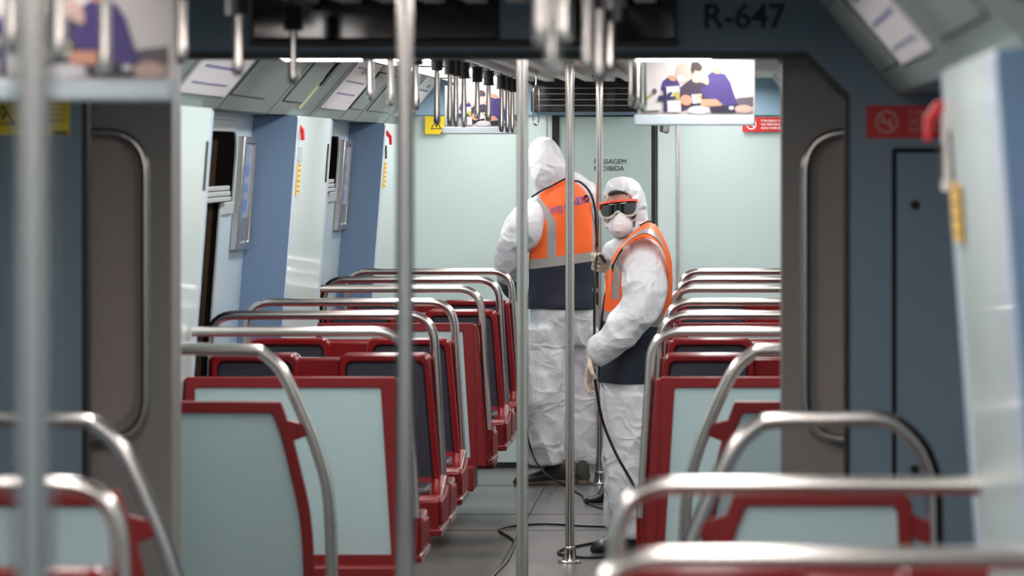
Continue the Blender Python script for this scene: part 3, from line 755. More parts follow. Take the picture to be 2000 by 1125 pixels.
def remesh(bm, voxel, name, m, smooth=2, wr=0, wsc=7, parent=None, cut=None, seed=0):
    bmesh.ops.recalc_face_normals(bm, faces=bm.faces)
    me = bpy.data.meshes.new(name); bm.to_mesh(me); bm.free()
    t = bpy.data.objects.new(name, me); C.objects.link(t)
    r = t.modifiers.new('r', 'REMESH'); r.mode = 'VOXEL'; r.voxel_size = voxel; r.use_smooth_shade = True
    if smooth:
        q = t.modifiers.new('s', 'SMOOTH'); q.factor = .5; q.iterations = smooth
    dg = bpy.context.evaluated_depsgraph_get(); dg.update()
    me2 = bpy.data.meshes.new_from_object(t.evaluated_get(dg)); bpy.data.objects.remove(t)
    me2.name = name; me2.materials.clear(); me2.materials.append(m)
    if wr:
        nr = [v.normal.copy() for v in me2.vertices]
        off = Vector((seed*3.7, seed*1.3, seed*2.1))
        for v, nn in zip(me2.vertices, nr):
            p = Vector((v.co.x, v.co.y, v.co.z*.8+v.co.x*.35))*wsc+off
            q = p+noise.noise_vector(p*.6)*.8
            a = 1-abs(noise.noise(q))*3.2; c = 1-abs(noise.noise(q*2.3+Vector((5, 3, 1))))*3.0
            g = 1.0 if callable(wr) is False else wr(v.co)
            amp = wr if not callable(wr) else g
            v.co += nn*amp*(max(a, -1.4)*.6+max(c, -1.4)*.18-.1)
    if cut:
        bm = bmesh.new(); bm.from_mesh(me2); dl = [v for v in bm.verts if cut(v.co)]
        bmesh.ops.delete(bm, geom=dl, context='VERTS'); bm.to_mesh(me2); bm.free()
    for p in me2.polygons: p.use_smooth = True
    o = bpy.data.objects.new(name, me2); C.objects.link(o)
    if parent: o.parent = parent
    return o
def limb(b, P, ra, rb=None, up=(0, 1, 0), n=6, seg=20):
    pts = spline(P, n); k = len(P)
    def rs(r): return [spline([(x, 0, 0) for x in r], n)[i].x for i in range(len(pts))]
    A = rs(ra); B = rs(rb) if rb else A
    b.tube(pts, A, seg, r2=B, up=up)
def stack(b, R, n=5, seg=40, pw=2.0):                # R: (cx, cy, z, rx, ry)
    S1 = spline([(r[0], r[1], r[2]) for r in R], n); S2 = spline([(r[3], r[4], 0) for r in R], n)
    L = []
    for c, r in zip(S1, S2):
        ring = []
        for k in range(seg):
            t = 2*PI*k/seg; cx, sx = math.cos(t), math.sin(t)
            ring.append(Vector((c.x+r.x*math.copysign(abs(cx)**(2/pw), cx), c.y+r.y*math.copysign(abs(sx)**(2/pw), sx), c.z)))
        L.append(ring)
    b.rings(L)
    return L

class NG:                                            # tiny maths-node builder over object coordinates
    def __init__(s, m):
        s.nt = m.node_tree; tc = s.nt.nodes.new('ShaderNodeTexCoord'); sp = s.nt.nodes.new('ShaderNodeSeparateXYZ')
        s.nt.links.new(tc.outputs['Object'], sp.inputs[0]); s.x, s.y, s.z = sp.outputs
    def op(s, o, a, b=None, c=None):
        n = s.nt.nodes.new('ShaderNodeMath'); n.operation = o
        for i, v in enumerate((a, b, c)):
            if v is None: continue
            if isinstance(v, (int, float)): n.inputs[i].default_value = v
            else: s.nt.links.new(v, n.inputs[i])
        return n.outputs[0]
    def curve(s, v, pts):                             # piecewise linear map
        n = s.nt.nodes.new('ShaderNodeFloatCurve'); x0, x1 = pts[0][0], pts[-1][0]; ys = [p[1] for p in pts]; y0, y1 = min(ys)-1e-4, max(ys)+1e-4
        c = n.mapping.curves[0]
        P = [((p[0]-x0)/(x1-x0), (p[1]-y0)/(y1-y0)) for p in pts]
        c.points[0].location = P[0]; c.points[1].location = P[-1]
        for p in P[1:-1]: c.points.new(*p)
        for p in c.points: p.handle_type = 'VECTOR'
        n.mapping.update()
        t = s.op('DIVIDE', s.op('SUBTRACT', v, x0), x1-x0); s.nt.links.new(t, n.inputs['Value'])
        return s.op('MULTIPLY_ADD', n.outputs[0], y1-y0, y0)
    def between(s, v, a, b): return s.op('MULTIPLY', s.op('GREATER_THAN', v, a), s.op('LESS_THAN', v, b))
    def near(s, v, c, w): return s.op('LESS_THAN', s.op('ABSOLUTE', s.op('SUBTRACT', v, c)), w)
    def mix(s, f, a, b):
        n = s.nt.nodes.new('ShaderNodeMix'); n.data_type = 'RGBA'; s.nt.links.new(f, n.inputs[0])
        for i, v in ((6, a), (7, b)):
            if isinstance(v, tuple): n.inputs[i].default_value = v
            else: s.nt.links.new(v, n.inputs[i])
        return n.outputs[2]
    def fin(s, v): s.nt.links.new(v, s.nt.nodes['Principled BSDF'].inputs['Base Color'])

def hand_mesh(b, palm, dirf, side, nrm, curl, L=.085, r=.0088, thumb=None):
    """palm centre, finger direction, sideways direction (towards the thumb), palm normal; curl bends fingers towards the normal"""
    palm, d, sd, nn = Vector(palm), Vector(dirf).normalized(), Vector(side).normalized(), Vector(nrm).normalized()
    P = [palm-d*.055, palm-d*.03, palm, palm+d*.03, palm+d*.042]
    b.tube(P, [.024, .034, .042, .042, .038], 16, r2=[.018, .017, .016, .014, .012], up=sd)
    for k, (o, l) in enumerate(((.030, .92), (.010, 1.0), (-.011, .95), (-.031, .76))):
        p = palm+d*.036+sd*o; q = [p-d*.02]; a = 0; q.append(p)
        for j, seg in enumerate((.42, .32, .26)):
            a += curl[j]*(1+.12*k); dd = d*math.cos(a)+nn*math.sin(a); p = p+dd*L*l*seg; q.append(p)
        b.tube(q, [r*1.15, r*1.12, r*1.02, r*.92, r*.72], 10)
    if thumb is None: thumb = [palm-d*.03+sd*.030, palm-d*.005+sd*.052+nn*.012, palm+d*.02+sd*.055+nn*.03, palm+d*.036+sd*.04+nn*.042]
    b.tube([Vector(t) for t in thumb], [.013, .0115, .010, .0085], 10)

def shoe(b, heel, toe, w=.045, h=.085, top=.11, zb=0):
    heel, toe = Vector(heel), Vector(toe); d = toe-heel; Ln = d.length; d.normalize(); sd = Vector((0, 0, 1)).cross(d)
    prof = [(0, .75, .55, .06), (.04, .82, .95, top), (.16, .86, 1.0, top), (.32, .84, .98, top*.92), (.48, .9, .72, h*.78), (.66, 1.05, .5, h*.62), (.84, 1.02, .4, h*.55), (.95, .82, .32, h*.45), (1.0, .5, .2, h*.28)]
    L = []
    for t, ws, _, hh in prof:
        c = heel+d*Ln*t; ring = []
        for k in range(20):
            a = 2*PI*k/20; x = math.cos(a); z = math.sin(a)
            zz = zb+.002+(hh-.002)*(z*.5+.5)**.8
            ww = w*ws*(math.copysign(abs(x)**.7, x))*(1 if z < .3 else 1-.35*(z-.3))
            ring.append(c+sd*ww+Vector((0, 0, zz)))
        L.append(ring)
    b.rings(L)
def sole(b, heel, toe, w=.05, zb=0, t=.02):
    heel, toe = Vector(heel), Vector(toe); d = toe-heel; Ln = d.length; d.normalize(); sd = Vector((0, 0, 1)).cross(d)
    o = []
    pr = [(-.01, .5), (.05, .8), (.2, .84), (.42, .8), (.66, 1.0), (.84, 1.0), (.95, .8), (1.02, .35)]
    P = [heel+d*Ln*q+sd*w*ww for q, ww in pr]+[heel+d*Ln*q-sd*w*ww for q, ww in pr[::-1]]
    b.prism([(p.x, p.y) for p in P], 2, zb+.0005, zb+t)

# ---------------- worker with her back turned (left)
S1 = 391.5; O1x, O1y = 1095, 945.5
def p1(px, y, py): return ((px-O1x)/S1, y, (O1y-py)/S1)
def r1(px, y, py, rx, ry): return ((px-O1x)/S1, y, (O1y-py)/S1, rx/S1, ry)
A = thing('person', 'person in white hooded coverall and orange vest seen from behind, head bowed', 'person', (W(O1x, 0, S1).x, F/S1, 0), 'workers in white coveralls')
b = MB()
stack(b, [r1(1096, 0, 675, 52, .10), r1(1096, 0, 610, 63, .13), r1(1097, 0, 540, 60, .125), r1(1098, 0, 460, 60, .13), r1(1097, 0, 400, 52, .105), r1(1095, 0, 368, 38, .075), r1(1084, .01, 352, 28, .07), r1(1072, .01, 340, 33, .09)])
# bowed hood
stack(b, [r1(1068, .02, 380, 28, .08), r1(1070, .02, 362, 34, .10), r1(1071, .02, 345, 37.5, .115), r1(1069.5, .02, 328, 38, .12), r1(1065, .03, 305, 34, .12), r1(1062, .035, 286, 27.5, .10), r1(1061, .03, 274, 19, .07), r1(1062, .03, 267, 9, .025)])
limb(b, [p1(1066, -.03, 640), p1(1064, -.04, 700), p1(1065, -.05, 770), p1(1066, -.03, 850), p1(1068, -.02, 903)], [.094, .092, .088, .090, .088], [.12, .115, .1, .095, .09])
limb(b, [p1(1130, .03, 640), p1(1134, .06, 700), p1(1135, .08, 770), p1(1137, .09, 850), p1(1138, .09, 908)], [.078, .070, .064, .062, .056], [.12, .11, .1, .09, .085])
limb(b, [p1(1052, -.02, 405), p1(1041, -.105, 432), p1(1035, -.10, 462), p1(1022, -.05, 478)], [.05, .058, .058, .05])
limb(b, [p1(1055, 0, 408), p1(1030, .0, 425), p1(1008, .01, 462), p1(993, .02, 502), p1(990, .07, 525), p1(992, .14, 540)], [.075, .086, .078, .072, .066, .05])
limb(b, [p1(1095, .03, 352), p1(1115, .05, 358), p1(1135, .08, 372)], [.05, .062, .07])
limb(b, [p1(1112, .02, 392), p1(1131, .09, 380), p1(1138, .2, 380), p1(1138, .34, 384), p1(1137, .45, 382), p1(1135, .58, 378)], [.075, .078, .072, .066, .06, .05])
def wr1(v): return .016 if v.z < .9 else (.008 if v.z > 1.5 else .012)
remesh(b.bm, .011, 'coverall', TYVEK, 2, wr1, 5.2, A, seed=1)
# vest
b = MB()
VR1 = [r1(1095, 0, 604, 66, .145), r1(1095, 0, 585, 66, .145), r1(1096, 0, 540, 64.5, .14), r1(1098, 0, 480, 65, .145), r1(1098, 0, 440, 64, .142), r1(1099, 0, 405, 58, .132), r1(1100, .0, 383, 50, .12), r1(1097, .0, 362, 38, .10), r1(1092, .005, 352, 26, .085)]
stack(b, VR1, n=6, seg=72, pw=2.3)
VB = bmesh.new(); VB = b.bm
dl = [f for f in VB.faces if f.calc_center_median().z < (O1y-603)/S1 and f.normal.z < -.5]
VO = bpy.data.materials.new('vest_back_pattern'); VO.use_nodes = True; VO.node_tree.nodes['Principled BSDF'].inputs['Roughness'].default_value = .6
g = NG(VO)
def z1(py): return (O1y-py)/S1
def x1(px): return (px-O1x)/S1
xc = g.curve(g.z, [(z1(505), x1(1079.5)), (z1(432), x1(1079)), (z1(410), x1(1066)), (z1(385), x1(1047)), (z1(350), x1(1030))])
m_l = g.op('MULTIPLY', g.near(g.x, xc, 9.0/S1), g.op('GREATER_THAN', g.z, z1(512)))
m_l = g.op('MULTIPLY', m_l, g.op('LESS_THAN', g.z, z1(376)))
xr = g.curve(g.z, [(z1(500), x1(1160)), (z1(430), x1(1160)), (z1(400), x1(1157)), (z1(372), x1(1148)), (z1(350), x1(1134))])
m_r = g.op('MULTIPLY', g.near(g.x, xr, 2.0/S1), g.op('GREATER_THAN', g.z, z1(500)))
yb = g.op('MULTIPLY_ADD', g.x, .128, z1(498.5))      # top edge of the belt
m_b = g.op('LESS_THAN', g.z, yb); m_n = g.op('LESS_THAN', g.z, g.op('SUBTRACT', yb, 18.5/S1))
col = g.mix(g.op('MAXIMUM', m_l, m_r), ORANGE, REFL); col = g.mix(m_b, col, REFL); col = g.mix(m_n, col, NAVY); g.fin(col)
vest1 = b.build('safety_vest', VO, A, angle=80)
sm = vest1.modifiers.new('sub', 'SUBSURF'); sm.levels = 1; sm.render_levels = 1
tx = bpy.data.textures.new('vest_folds', 'CLOUDS'); tx.noise_scale = .16
dm = vest1.modifiers.new('d', 'DISPLACE'); dm.texture = tx; dm.strength = .018; dm.mid_level = .5
b = MB(); b.tube(spline([p1(1040, -.06, 384), p1(1058, -.092, 372), p1(1080, -.105, 362), p1(1100, -.095, 351), p1(1112, -.05, 347)], 5), .005, 8); b.build('neck_piping', mat('navy_piping', NAVY, .6), A)
b = MB(); b.tube(spline([p1(1120, -.08, 352), p1(1134, -.10, 355), p1(1148, -.09, 367), p1(1158, -.07, 386), p1(1163, -.05, 412), p1(1164, -.03, 440), p1(1164, -.02, 480)], 5), .0055, 8); b.build('arm_piping', mat('navy_edge', NAVY, .6), A)
# lettering wrapped on the back of the vest
dg = bpy.context.evaluated_depsgraph_get(); dg.update()
ev = vest1.evaluated_get(dg); bvh = BVHTree.FromPolygons([v.co.copy() for v in ev.data.vertices], [list(p.vertices) for p in ev.data.polygons])
def wrap(o, eps=.003):
    bm = bmesh.new(); bm.from_mesh(o.data)
    bmesh.ops.subdivide_edges(bm, edges=[e for e in bm.edges if e.calc_length() > .012], cuts=2)
    for v in bm.verts:
        h = bvh.ray_cast(Vector((v.co.x, -1, v.co.z)), Vector((0, 1, 0)))
        v.co.y = (h[0].y if h[0] else -.1)-eps-(.0005 if v.co.y < 0 else 0)
    bm.to_mesh(o.data); bm.free()
VIO = mat('violet_lettering', srgb(122, 84, 170), .5)
for txt, px, py, sz, bd in (('imp', 1077, 417, .062, .0005), ('e', 1105, 408, .055, .0005), ('SNDO', 1114.5, 403, .052, .0014)):
    o = text_mesh('vest_lettering', txt, sz, VIO, A, p1(px, 0, py), (PI/2, math.radians(-15), 0), ext=.0004, bold=bd, sx=.72); wrap(o)
o = text_mesh('vest_underline', '--- ----- ----- ----', .018, mat('pale_lettering', srgb(250, 180, 170), .5), A, p1(1084, 0, 424), (PI/2, math.radians(-12), 0), ext=.0003); wrap(o)
# gloves and boots
b = MB(); limb(b, [p1(988, .10, 532), p1(986, .14, 545), p1(988, .18, 558)], [.05, .046, .034]); hand_mesh(b, p1(992, .20, 566), (.5, .35, -.6), (1, 0, .4), (.3, 1, 0), (.3, .4, .3))
remesh(b.bm, .0055, 'glove', GLOVEG, 2, 0, parent=A)
b = MB(); limb(b, [p1(1135, .56, 378), p1(1134, .62, 377)], [.032, .03]); hand_mesh(b, p1(1134, .66, 376), (0, 1, .3), (-1, 0, 0), (0, .3, -1), (.1, .1, .1))
remesh(b.bm, .0055, 'glove', GLOVE, 2, 0, parent=A)
b = MB(); shoe(b, p1(1104, .05, 0)[:2]+(0,), p1(1006, -.05, 0)[:2]+(0,), .048, .09, .12); b.build('boot', SHOEB, A, angle=60)
b = MB(); sole(b, p1(1104, .05, 0)[:2]+(0,), p1(1008, -.048, 0)[:2]+(0,), .044); b.build('boot_sole', SOLE, A, bevel=.004)
b = MB(); shoe(b, p1(1138, .0, 0)[:2]+(0,), p1(1132, .26, 0)[:2]+(0,), .042, .09, .12); b.build('boot', SHOEB, A, angle=60)
b = MB(); sole(b, p1(1138, .0, 0)[:2]+(0,), p1(1132, .26, 0)[:2]+(0,), .041); b.build('boot_sole', SOLE, A, bevel=.004)

# ---------------- worker facing the camera (right)
S2 = 470.0; O2x, O2y = 1230, 1075.5
def p2(px, y, py): return ((px-O2x)/S2, y, (O2y-py)/S2)
def r2(px, y, py, rx, ry): return ((px-O2x)/S2, y, (O2y-py)/S2, rx/S2, ry)
B = thing('person', 'person in white coverall, orange vest, dark goggles and white mask looking at the camera', 'person', (W(O2x, 0, S2).x, F/S2, 0), 'workers in white coveralls')
b = MB()
stack(b, [r2(1228, 0, 800, 50, .17), r2(1227, 0, 760, 52, .18), r2(1229, 0, 700, 53, .175), r2(1237, 0, 630, 57, .17), r2(1246, 0, 560, 62, .18), r2(1252, 0, 505, 54, .185), r2(1254, 0, 475, 42, .16), r2(1250, 0, 455, 30, .10), r2(1240, 0, 440, 27, .085)])
# hood
stack(b, [r2(1243, .02, 462, 26, .09), r2(1238, .02, 445, 30, .10), r2(1230, .02, 420, 34, .115), r2(1222, .02, 395, 40, .125), r2(1217, .02, 372, 38, .12), r2(1215, .02, 356, 29, .09), r2(1214, .02, 348, 16, .05), r2(1214, .02, 345.5, 5, .015)])
# front edge of the open collar under the chin
limb(b, [p2(1235, -.06, 468), p2(1212, -.05, 480), p2(1196, -.02, 500)], [.03, .04, .045])
limb(b, [p2(1232, -.09, 770), p2(1229, -.10, 830), p2(1226, -.10, 900), p2(1229, -.09, 980), p2(1233, -.08, 1044)], [.108, .103, .096, .086, .074], [.10, .1, .095, .09, .08])
limb(b, [p2(1222, .10, 770), p2(1220, .11, 830), p2(1217, .12, 900), p2(1214, .15, 970), p2(1213, .17, 1035)], [.10, .095, .085, .07, .062], [.10, .1, .09, .08, .07])
limb(b, [p2(1252, -.14, 496), p2(1258, -.19, 512), p2(1262, -.235, 550), p2(1256, -.26, 590), p2(1229, -.27, 627), p2(1202, -.27, 656), p2(1179, -.26, 678), p2(1163, -.25, 692)],
     [.07, .084, .088, .085, .078, .070, .060, .05], [.085, .088, .092, .088, .08, .07, .062, .05])
limb(b, [p2(1240, .16, 500), p2(1232, .21, 535), p2(1224, .20, 560), p2(1206, .12, 545), p2(1192, .06, 524)], [.07, .075, .07, .06, .042])
def wr2(v): return .015 if v.z < .75 else (.003 if v.z > 1.3 else .013)
FC = p2(1211, 0, 418)
def cut2(v): return v.y < -.02 and ((v.x-FC[0])/(31/S2))**2+((v.z-FC[2])/(45/S2))**2 < 1
cv2 = remesh(b.bm, .0095, 'coverall', TYVEK, 2, wr2, 5.6, B, cut=cut2, seed=4)
for v in cv2.data.vertices:                          # gathers of the hood round the face
    if v.co.z > 1.24 and v.co.y < .03:
        q = math.hypot((v.co.x-FC[0])/(31/S2), (v.co.z-FC[2])/(45/S2)); a_ = math.atan2(v.co.z-FC[2], v.co.x-FC[0])
        if q < 2.0: v.co += v.normal*.0042*max(0, (2.0-q))*math.sin(21*a_+1.5*math.sin(5*a_))

# elastic hood rim
b = MB(); P = []
for k in range(28):
    t = 2*PI*k/28; wv = 1+.02*math.sin(9*t)
    x, z = FC[0]+31/S2*math.cos(t)*wv, FC[2]+45/S2*math.sin(t)*wv
    yy = -.108+.055*abs(math.cos(t))**2+(.012 if math.sin(t) > 0 else .03)*abs(math.sin(t))
    P.append((x, yy, z))
b.tube(P, [.0075+.0015*math.sin(k*2.6) for k in range(28)], 10, closed=True); b.build('hood_rim', TYVEK, B)
# head
b = MB()
stack(b, [r2(1222, -.0, 462, 13, .05), r2(1214, -.03, 455, 17, .06), r2(1212, -.035, 440, 26, .078), r2(1211, -.03, 420, 31, .088), r2(1212, -.025, 400, 33, .092), r2(1214, -.02, 380, 31, .090), r2(1215, -.015, 366, 22, .07), r2(1215, -.01, 360, 8, .03)], n=5, seg=32)
b.tube([p2(1209, -.11, 402), p2(1209, -.122, 412), p2(1209, -.13, 422), p2(1209, -.115, 430)], [.009, .010, .012, .010], 10)
b.ball(p2(1208, -.108, 443), .026, .014, .008); b.tube([p2(1190, -.108, 393), p2(1208, -.118, 392), p2(1228, -.108, 390)], [.006, .009, .006], 8)
head = remesh(b.bm, .005, 'head', SKIN, 3, 0, parent=B)
b = MB(); b.ball(p2(1196, -.112, 403), .012, .006, .006); b.ball(p2(1221, -.112, 401), .012, .006, .006); b.build('eyes', WHT, B)
b = MB()
for k in range(15):
    px = 1191+k*2.4; h = 2+5*math.sin(k*1.9)-.1*(k-7)**2
    b.tube([p2(px+1.5, -.075, 370+.22*(k-7)**2*.6), p2(px, -.108+.0006*abs(k-7), 374+.22*(k-7)**2*.5), p2(px-1+(k % 3), -.112+.0012*abs(k-7), 379+h*.35+.1*(k-7)**2)], [.006, .0045, .001], 7)
b.build('hair', HAIR, B)
# goggles wrapped round the face
tilt = math.radians(5.5); gx, gz = p2(1208.5, 0, 406)[0], p2(1208.5, 0, 406)[2]
def wrapg(u, v, d=0):                                # u sideways, v up, in metres; d outwards
    R = .092; a = u/R
    x = (R+d)*math.sin(a); y = .0-.128-(d)*math.cos(a)+R*(1-math.cos(a)); return Vector((gx+x*math.cos(tilt)-v*math.sin(tilt)*.0, y, gz+v+x*math.tan(tilt)))
def gout(e):
    T = [(-.083, .002), (-.083, .018), (-.075, .026), (-.04, .029), (0, .030), (.04, .029), (.075, .026), (.083, .018), (.083, -.002), (.078, -.024), (.06, -.034), (.034, -.036), (.016, -.028), (.005, -.014), (-.006, -.014), (-.018, -.028), (-.036, -.036), (-.06, -.034), (-.078, -.022)]
    return [(u+(e if u > 0 else -e)*(abs(u) > .07)*1, v+(e if v > 0 else -e)) for u, v in T]
o_, i_ = gout(.005), gout(-.004)
b = MB(); n_ = len(o_)
rings_ = [[wrapg(u, v, d) for u, v in P] for P, d in ((o_, -.012), (o_, .010), (i_, .014), (i_, -.006))]
V = [[b.bm.verts.new(p) for p in r] for r in rings_]
for j in range(4):
    for i in range(n_):
        top = (o_[i][1]+o_[(i+1) % n_][1])/2 > .012
        b.mi = 0 if top else 1
        b._f([V[j][i], V[j][(i+1) % n_], V[(j+1) % 4][(i+1) % n_], V[(j+1) % 4][i]])
gog = b.build('goggles', [GOR, GWH], B, bevel=.0015, angle=50)
b = MB(); c = b.bm.verts.new(wrapg(0, .006, .009)); L_ = [b.bm.verts.new(wrapg(u, v, .008)) for u, v in i_]
for i in range(n_): b._f([c, L_[i], L_[(i+1) % n_]])
# finer lens: strips
b.bm.clear()
us = [-.079+.158*k/16 for k in range(17)]
def lo(u):
    Q = sorted([(p[0], p[1]) for p in i_ if p[1] < .0]+[(-.083, -.0), (.083, -.0)])
    for (ua, va), (ub, vb) in zip(Q, Q[1:]):
        if ua <= u <= ub: return va+(vb-va)*(u-ua)/max(1e-6, ub-ua)
    return 0
rows_ = []
for j in range(6):
    rows_.append([b.bm.verts.new(wrapg(u, lo(u)+(.0255-max(0, abs(u)-.07)*.6-lo(u))*j/5, .006)) for u in us])
for r_a, r_b in zip(rows_, rows_[1:]):
    for i in range(16): b._f([r_a[i], r_a[i+1], r_b[i+1], r_b[i]])
ln = b.build('goggle_lens', LENS, gog, angle=80); so = ln.modifiers.new('t', 'SOLIDIFY'); so.thickness = .003
b = MB(); b.tube(spline([wrapg(.083, .010, .004), p2(1250, -.06, 392), p2(1259, .02, 392), p2(1258, .10, 394)], 4), .010, 8, r2=.003, up=(0, 0, 1)); b.build('goggle_strap', mat('strap_pale', srgb(210, 205, 205), .6), gog)
# mask
b = MB(); L = []
mc = p2(1213, -.10, 439)
for j, (q, dd) in enumerate(((1.0, 0), (.97, .018), (.86, .036), (.68, .05), (.45, .058), (.2, .061), (.03, .062))):
    ring = []
    for k in range(36):
        t = 2*PI*k/36; rx = 25.5/S2; rz = (24/S2 if math.sin(t) < 0 else 28/S2)
        pin = 1-.34*max(0, math.sin(t))**2
        ring.append(Vector((mc[0]+rx*q*math.cos(t)*pin-.004*q*math.sin(t)*0, mc[1]+.045*(abs(math.cos(t))*q)**2-dd, mc[2]+rz*q*math.sin(t))))
    L.append(ring)
b.rings(L, cap=True); mk = b.build('respirator_mask', MASKW, B, angle=80)
b = MB(); v0 = p2(1208, -.166, 443); b.prism([(x+v0[0], z+v0[2]) for x, z in rrect(-.017, .017, -.017, .017, .005)], 1, v0[1]-.006, v0[1]+.02); b.build('mask_valve', MASKW, mk, bevel=.003)
b = MB()
for k in range(3): b.box(v0[0]-.012, v0[0]+.012, v0[1]-.0075, v0[1]-.005, v0[2]-.01+k*.009, v0[2]-.007+k*.009)
b.build('valve_slot', mat('valve_grey', srgb(214, 211, 213), .6), mk)
b = MB(); b.tube(spline([p2(1188, -.09, 430), p2(1183, -.04, 420), p2(1180, .0, 415)], 3), .003, 6); b.tube(spline([p2(1237, -.09, 432), p2(1246, -.05, 420), p2(1254, .0, 410)], 3), .003, 6); b.build('mask_strap', MASKW, mk)
b = MB(); b.ball(p2(1189, -.07, 441), .010, .010, .009); b.ball(p2(1186, -.07, 437), .007, .007, .009); b.ball(p2(1183, -.07, 441), .006, .006, .006); b.build('drawstring_toggle', MASKW, B)
# vest
b = MB()
VR2 = [r2(1225, 0, 747, 55, .19), r2(1226, 0, 730, 56, .19), r2(1231, 0, 680, 59, .19), r2(1240, 0, 620, 65, .19), r2(1247, 0, 560, 66, .195), r2(1252, 0, 515, 59, .20), r2(1254, 0, 485, 50, .195), r2(1256, 0, 464, 39, .165), r2(1257, 0, 448, 30, .12), r2(1258, 0, 438, 22, .09)]
stack(b, VR2, n=6, seg=72, pw=2.2)
# shoulder yoke lying over the sleeve
def x2(px): return (px-O2x)/S2
def z2(py): return (O2y-py)/S2
def open_front(c):
    px = O2x+c.x*S2; py = O2y-c.z*S2
    return py < 600 and px < 1212-(py-487)*.36 if py > 487 else (px < 1212+(487-py)*.9)
fs = [f for f in b.bm.faces if open_front(f.calc_center_median())]
bmesh.ops.delete(b.bm, geom=fs, context='FACES')
VF = bpy.data.materials.new('vest_side_pattern'); VF.use_nodes = True; VF.node_tree.nodes['Principled BSDF'].inputs['Roughness'].default_value = .6
g = NG(VF)
belt = g.op('LESS_THAN', g.z, g.curve(g.x, [(x2(1165), z2(607)), (x2(1240), z2(604)), (x2(1320), z2(618))]))
nav = g.op('LESS_THAN', g.z, g.curve(g.x, [(x2(1165), z2(624)), (x2(1240), z2(632)), (x2(1320), z2(640))]))
strip = g.op('MULTIPLY', g.near(g.x, g.curve(g.z, [(z2(610), x2(1203)), (z2(560), x2(1204)), (z2(500), x2(1211)), (z2(470), x2(1222))]), 7.5/S2), g.between(g.z, z2(582), z2(470)))
back = g.op('MULTIPLY', g.between(g.x, x2(1270), x2(1296)), g.between(g.z, z2(612), z2(560)))
col = g.mix(strip, ORANGE, REFL); col = g.mix(back, col, REFL); col = g.mix(belt, col, REFL); col = g.mix(nav, col, NAVY); g.fin(col)
vest2 = b.build('safety_vest', VF, B, angle=80)
sm = vest2.modifiers.new('sub', 'SUBSURF'); sm.levels = 1; sm.render_levels = 1
dm = vest2.modifiers.new('d', 'DISPLACE'); dm.texture = tx; dm.strength = .014; dm.mid_level = .5
# yoke strip: swept band around the arm hole on the camera side
def band(name, C1, C2, m, th=.006):
    a = spline(C1, 6); c = spline(C2, 6); b = MB(); b.rings([[p, q, q+Vector((0, th, -th*.3)), p+Vector((0, th, -th*.3))] for p, q in zip(a, c)])
    o = b.build(name, m, B, angle=60); return o
ORM = mat('vest_orange', ORANGE, .6); RFM = mat('reflective_grey', REFL, .35)
up_ = [p2(1196, -.17, 505), p2(1212, -.19, 478), p2(1235, -.20, 455), p2(1258, -.17, 437), p2(1274, -.16, 434), p2(1290, -.19, 450), p2(1302, -.22, 476), p2(1311, -.22, 520), p2(1313, -.18, 570), p2(1312, -.14, 618)]
lo_ = [p2(1199, -.24, 514), p2(1216, -.27, 484), p2(1237, -.285, 468), p2(1257, -.285, 459), p2(1272, -.285, 462), p2(1288, -.285, 474), p2(1299, -.285, 492), p2(1305, -.28, 520), p2(1307, -.24, 570), p2(1303, -.20, 618)]
yk = band('shoulder_yoke', up_, lo_, ORM)
mid = lambda t: [tuple(Vector(a)*(1-t)+Vector(c)*t+Vector((0, -.006, .002))) for a, c in zip(up_[1:7], lo_[1:7])]
s_ = band('reflective_band', mid(.45), mid(.80), RFM, .003); s_.parent = yk
b = MB(); b.tube(spline([p2(1253, -.13, 440), p2(1262, -.15, 435), p2(1272, -.14, 432)], 4), .006, 8); b.build('neck_piping', mat('navy_collar', NAVY, .6), B)
b = MB(); b.tube(spline([p2(1216, -.15, 484), p2(1203, -.13, 506), p2(1190, -.09, 545), p2(1181, -.06, 590), p2(1174, -.05, 640), p2(1171, -.04, 700), p2(1171, -.03, 745)], 5), .0055, 8); b.build('zip_edge', mat('navy_zip', NAVY, .6), B)
b = MB(); P = [p2(1186, -.155, 530), p2(1197, -.165, 520), p2(1194, -.17, 570), p2(1184, -.165, 572)]
b.hexa([Vector(p) for p in P]+[Vector(p)+Vector((0, .004, 0)) for p in P]); b.build('badge_pocket', mat('clear_pocket', srgb(255, 110, 50), .08, coat=1), B)
# near hand holding the hose, far hand as a fist round the cable
b = MB(); limb(b, [p2(1166, -.25, 690), p2(1160, -.25, 703)], [.034, .03])
hand_mesh(b, p2(1157, -.25, 714), (-.25, -.05, -1), (-.25, -1, .1), (1, -.25, -.2), (.12, .35, .4), L=.078, r=.0082)
remesh(b.bm, .0042, 'glove', GLOVE, 1, 0, parent=B)
b = MB(); limb(b, [p2(1196, .06, 526), p2(1188, .045, 522)], [.034, .030])
hand_mesh(b, p2(1177, .035, 515), (-1, -.15, .25), (.1, -.3, 1), (-.05, -1, -.1), (1.2, 1.3, .9), thumb=[p2(1186, .03, 500), p2(1178, .0, 497), p2(1169, -.02, 499), p2(1163, -.03, 505)])
remesh(b.bm, .0042, 'glove', GLOVE, 1, 0, parent=B)
b = MB(); shoe(b, p2(1268, -.06, 0)[:2]+(0,), p2(1159, -.15, 0)[:2]+(0,), .052, .11, .13); bt = b.build('boot', SHOE, B, angle=60)
b = MB(); shoe(b, p2(1250, .22, 0)[:2]+(0,), p2(1172, .13, 0)[:2]+(0,), .045, .09, .12); b.build('boot', SHOE, B, angle=60)

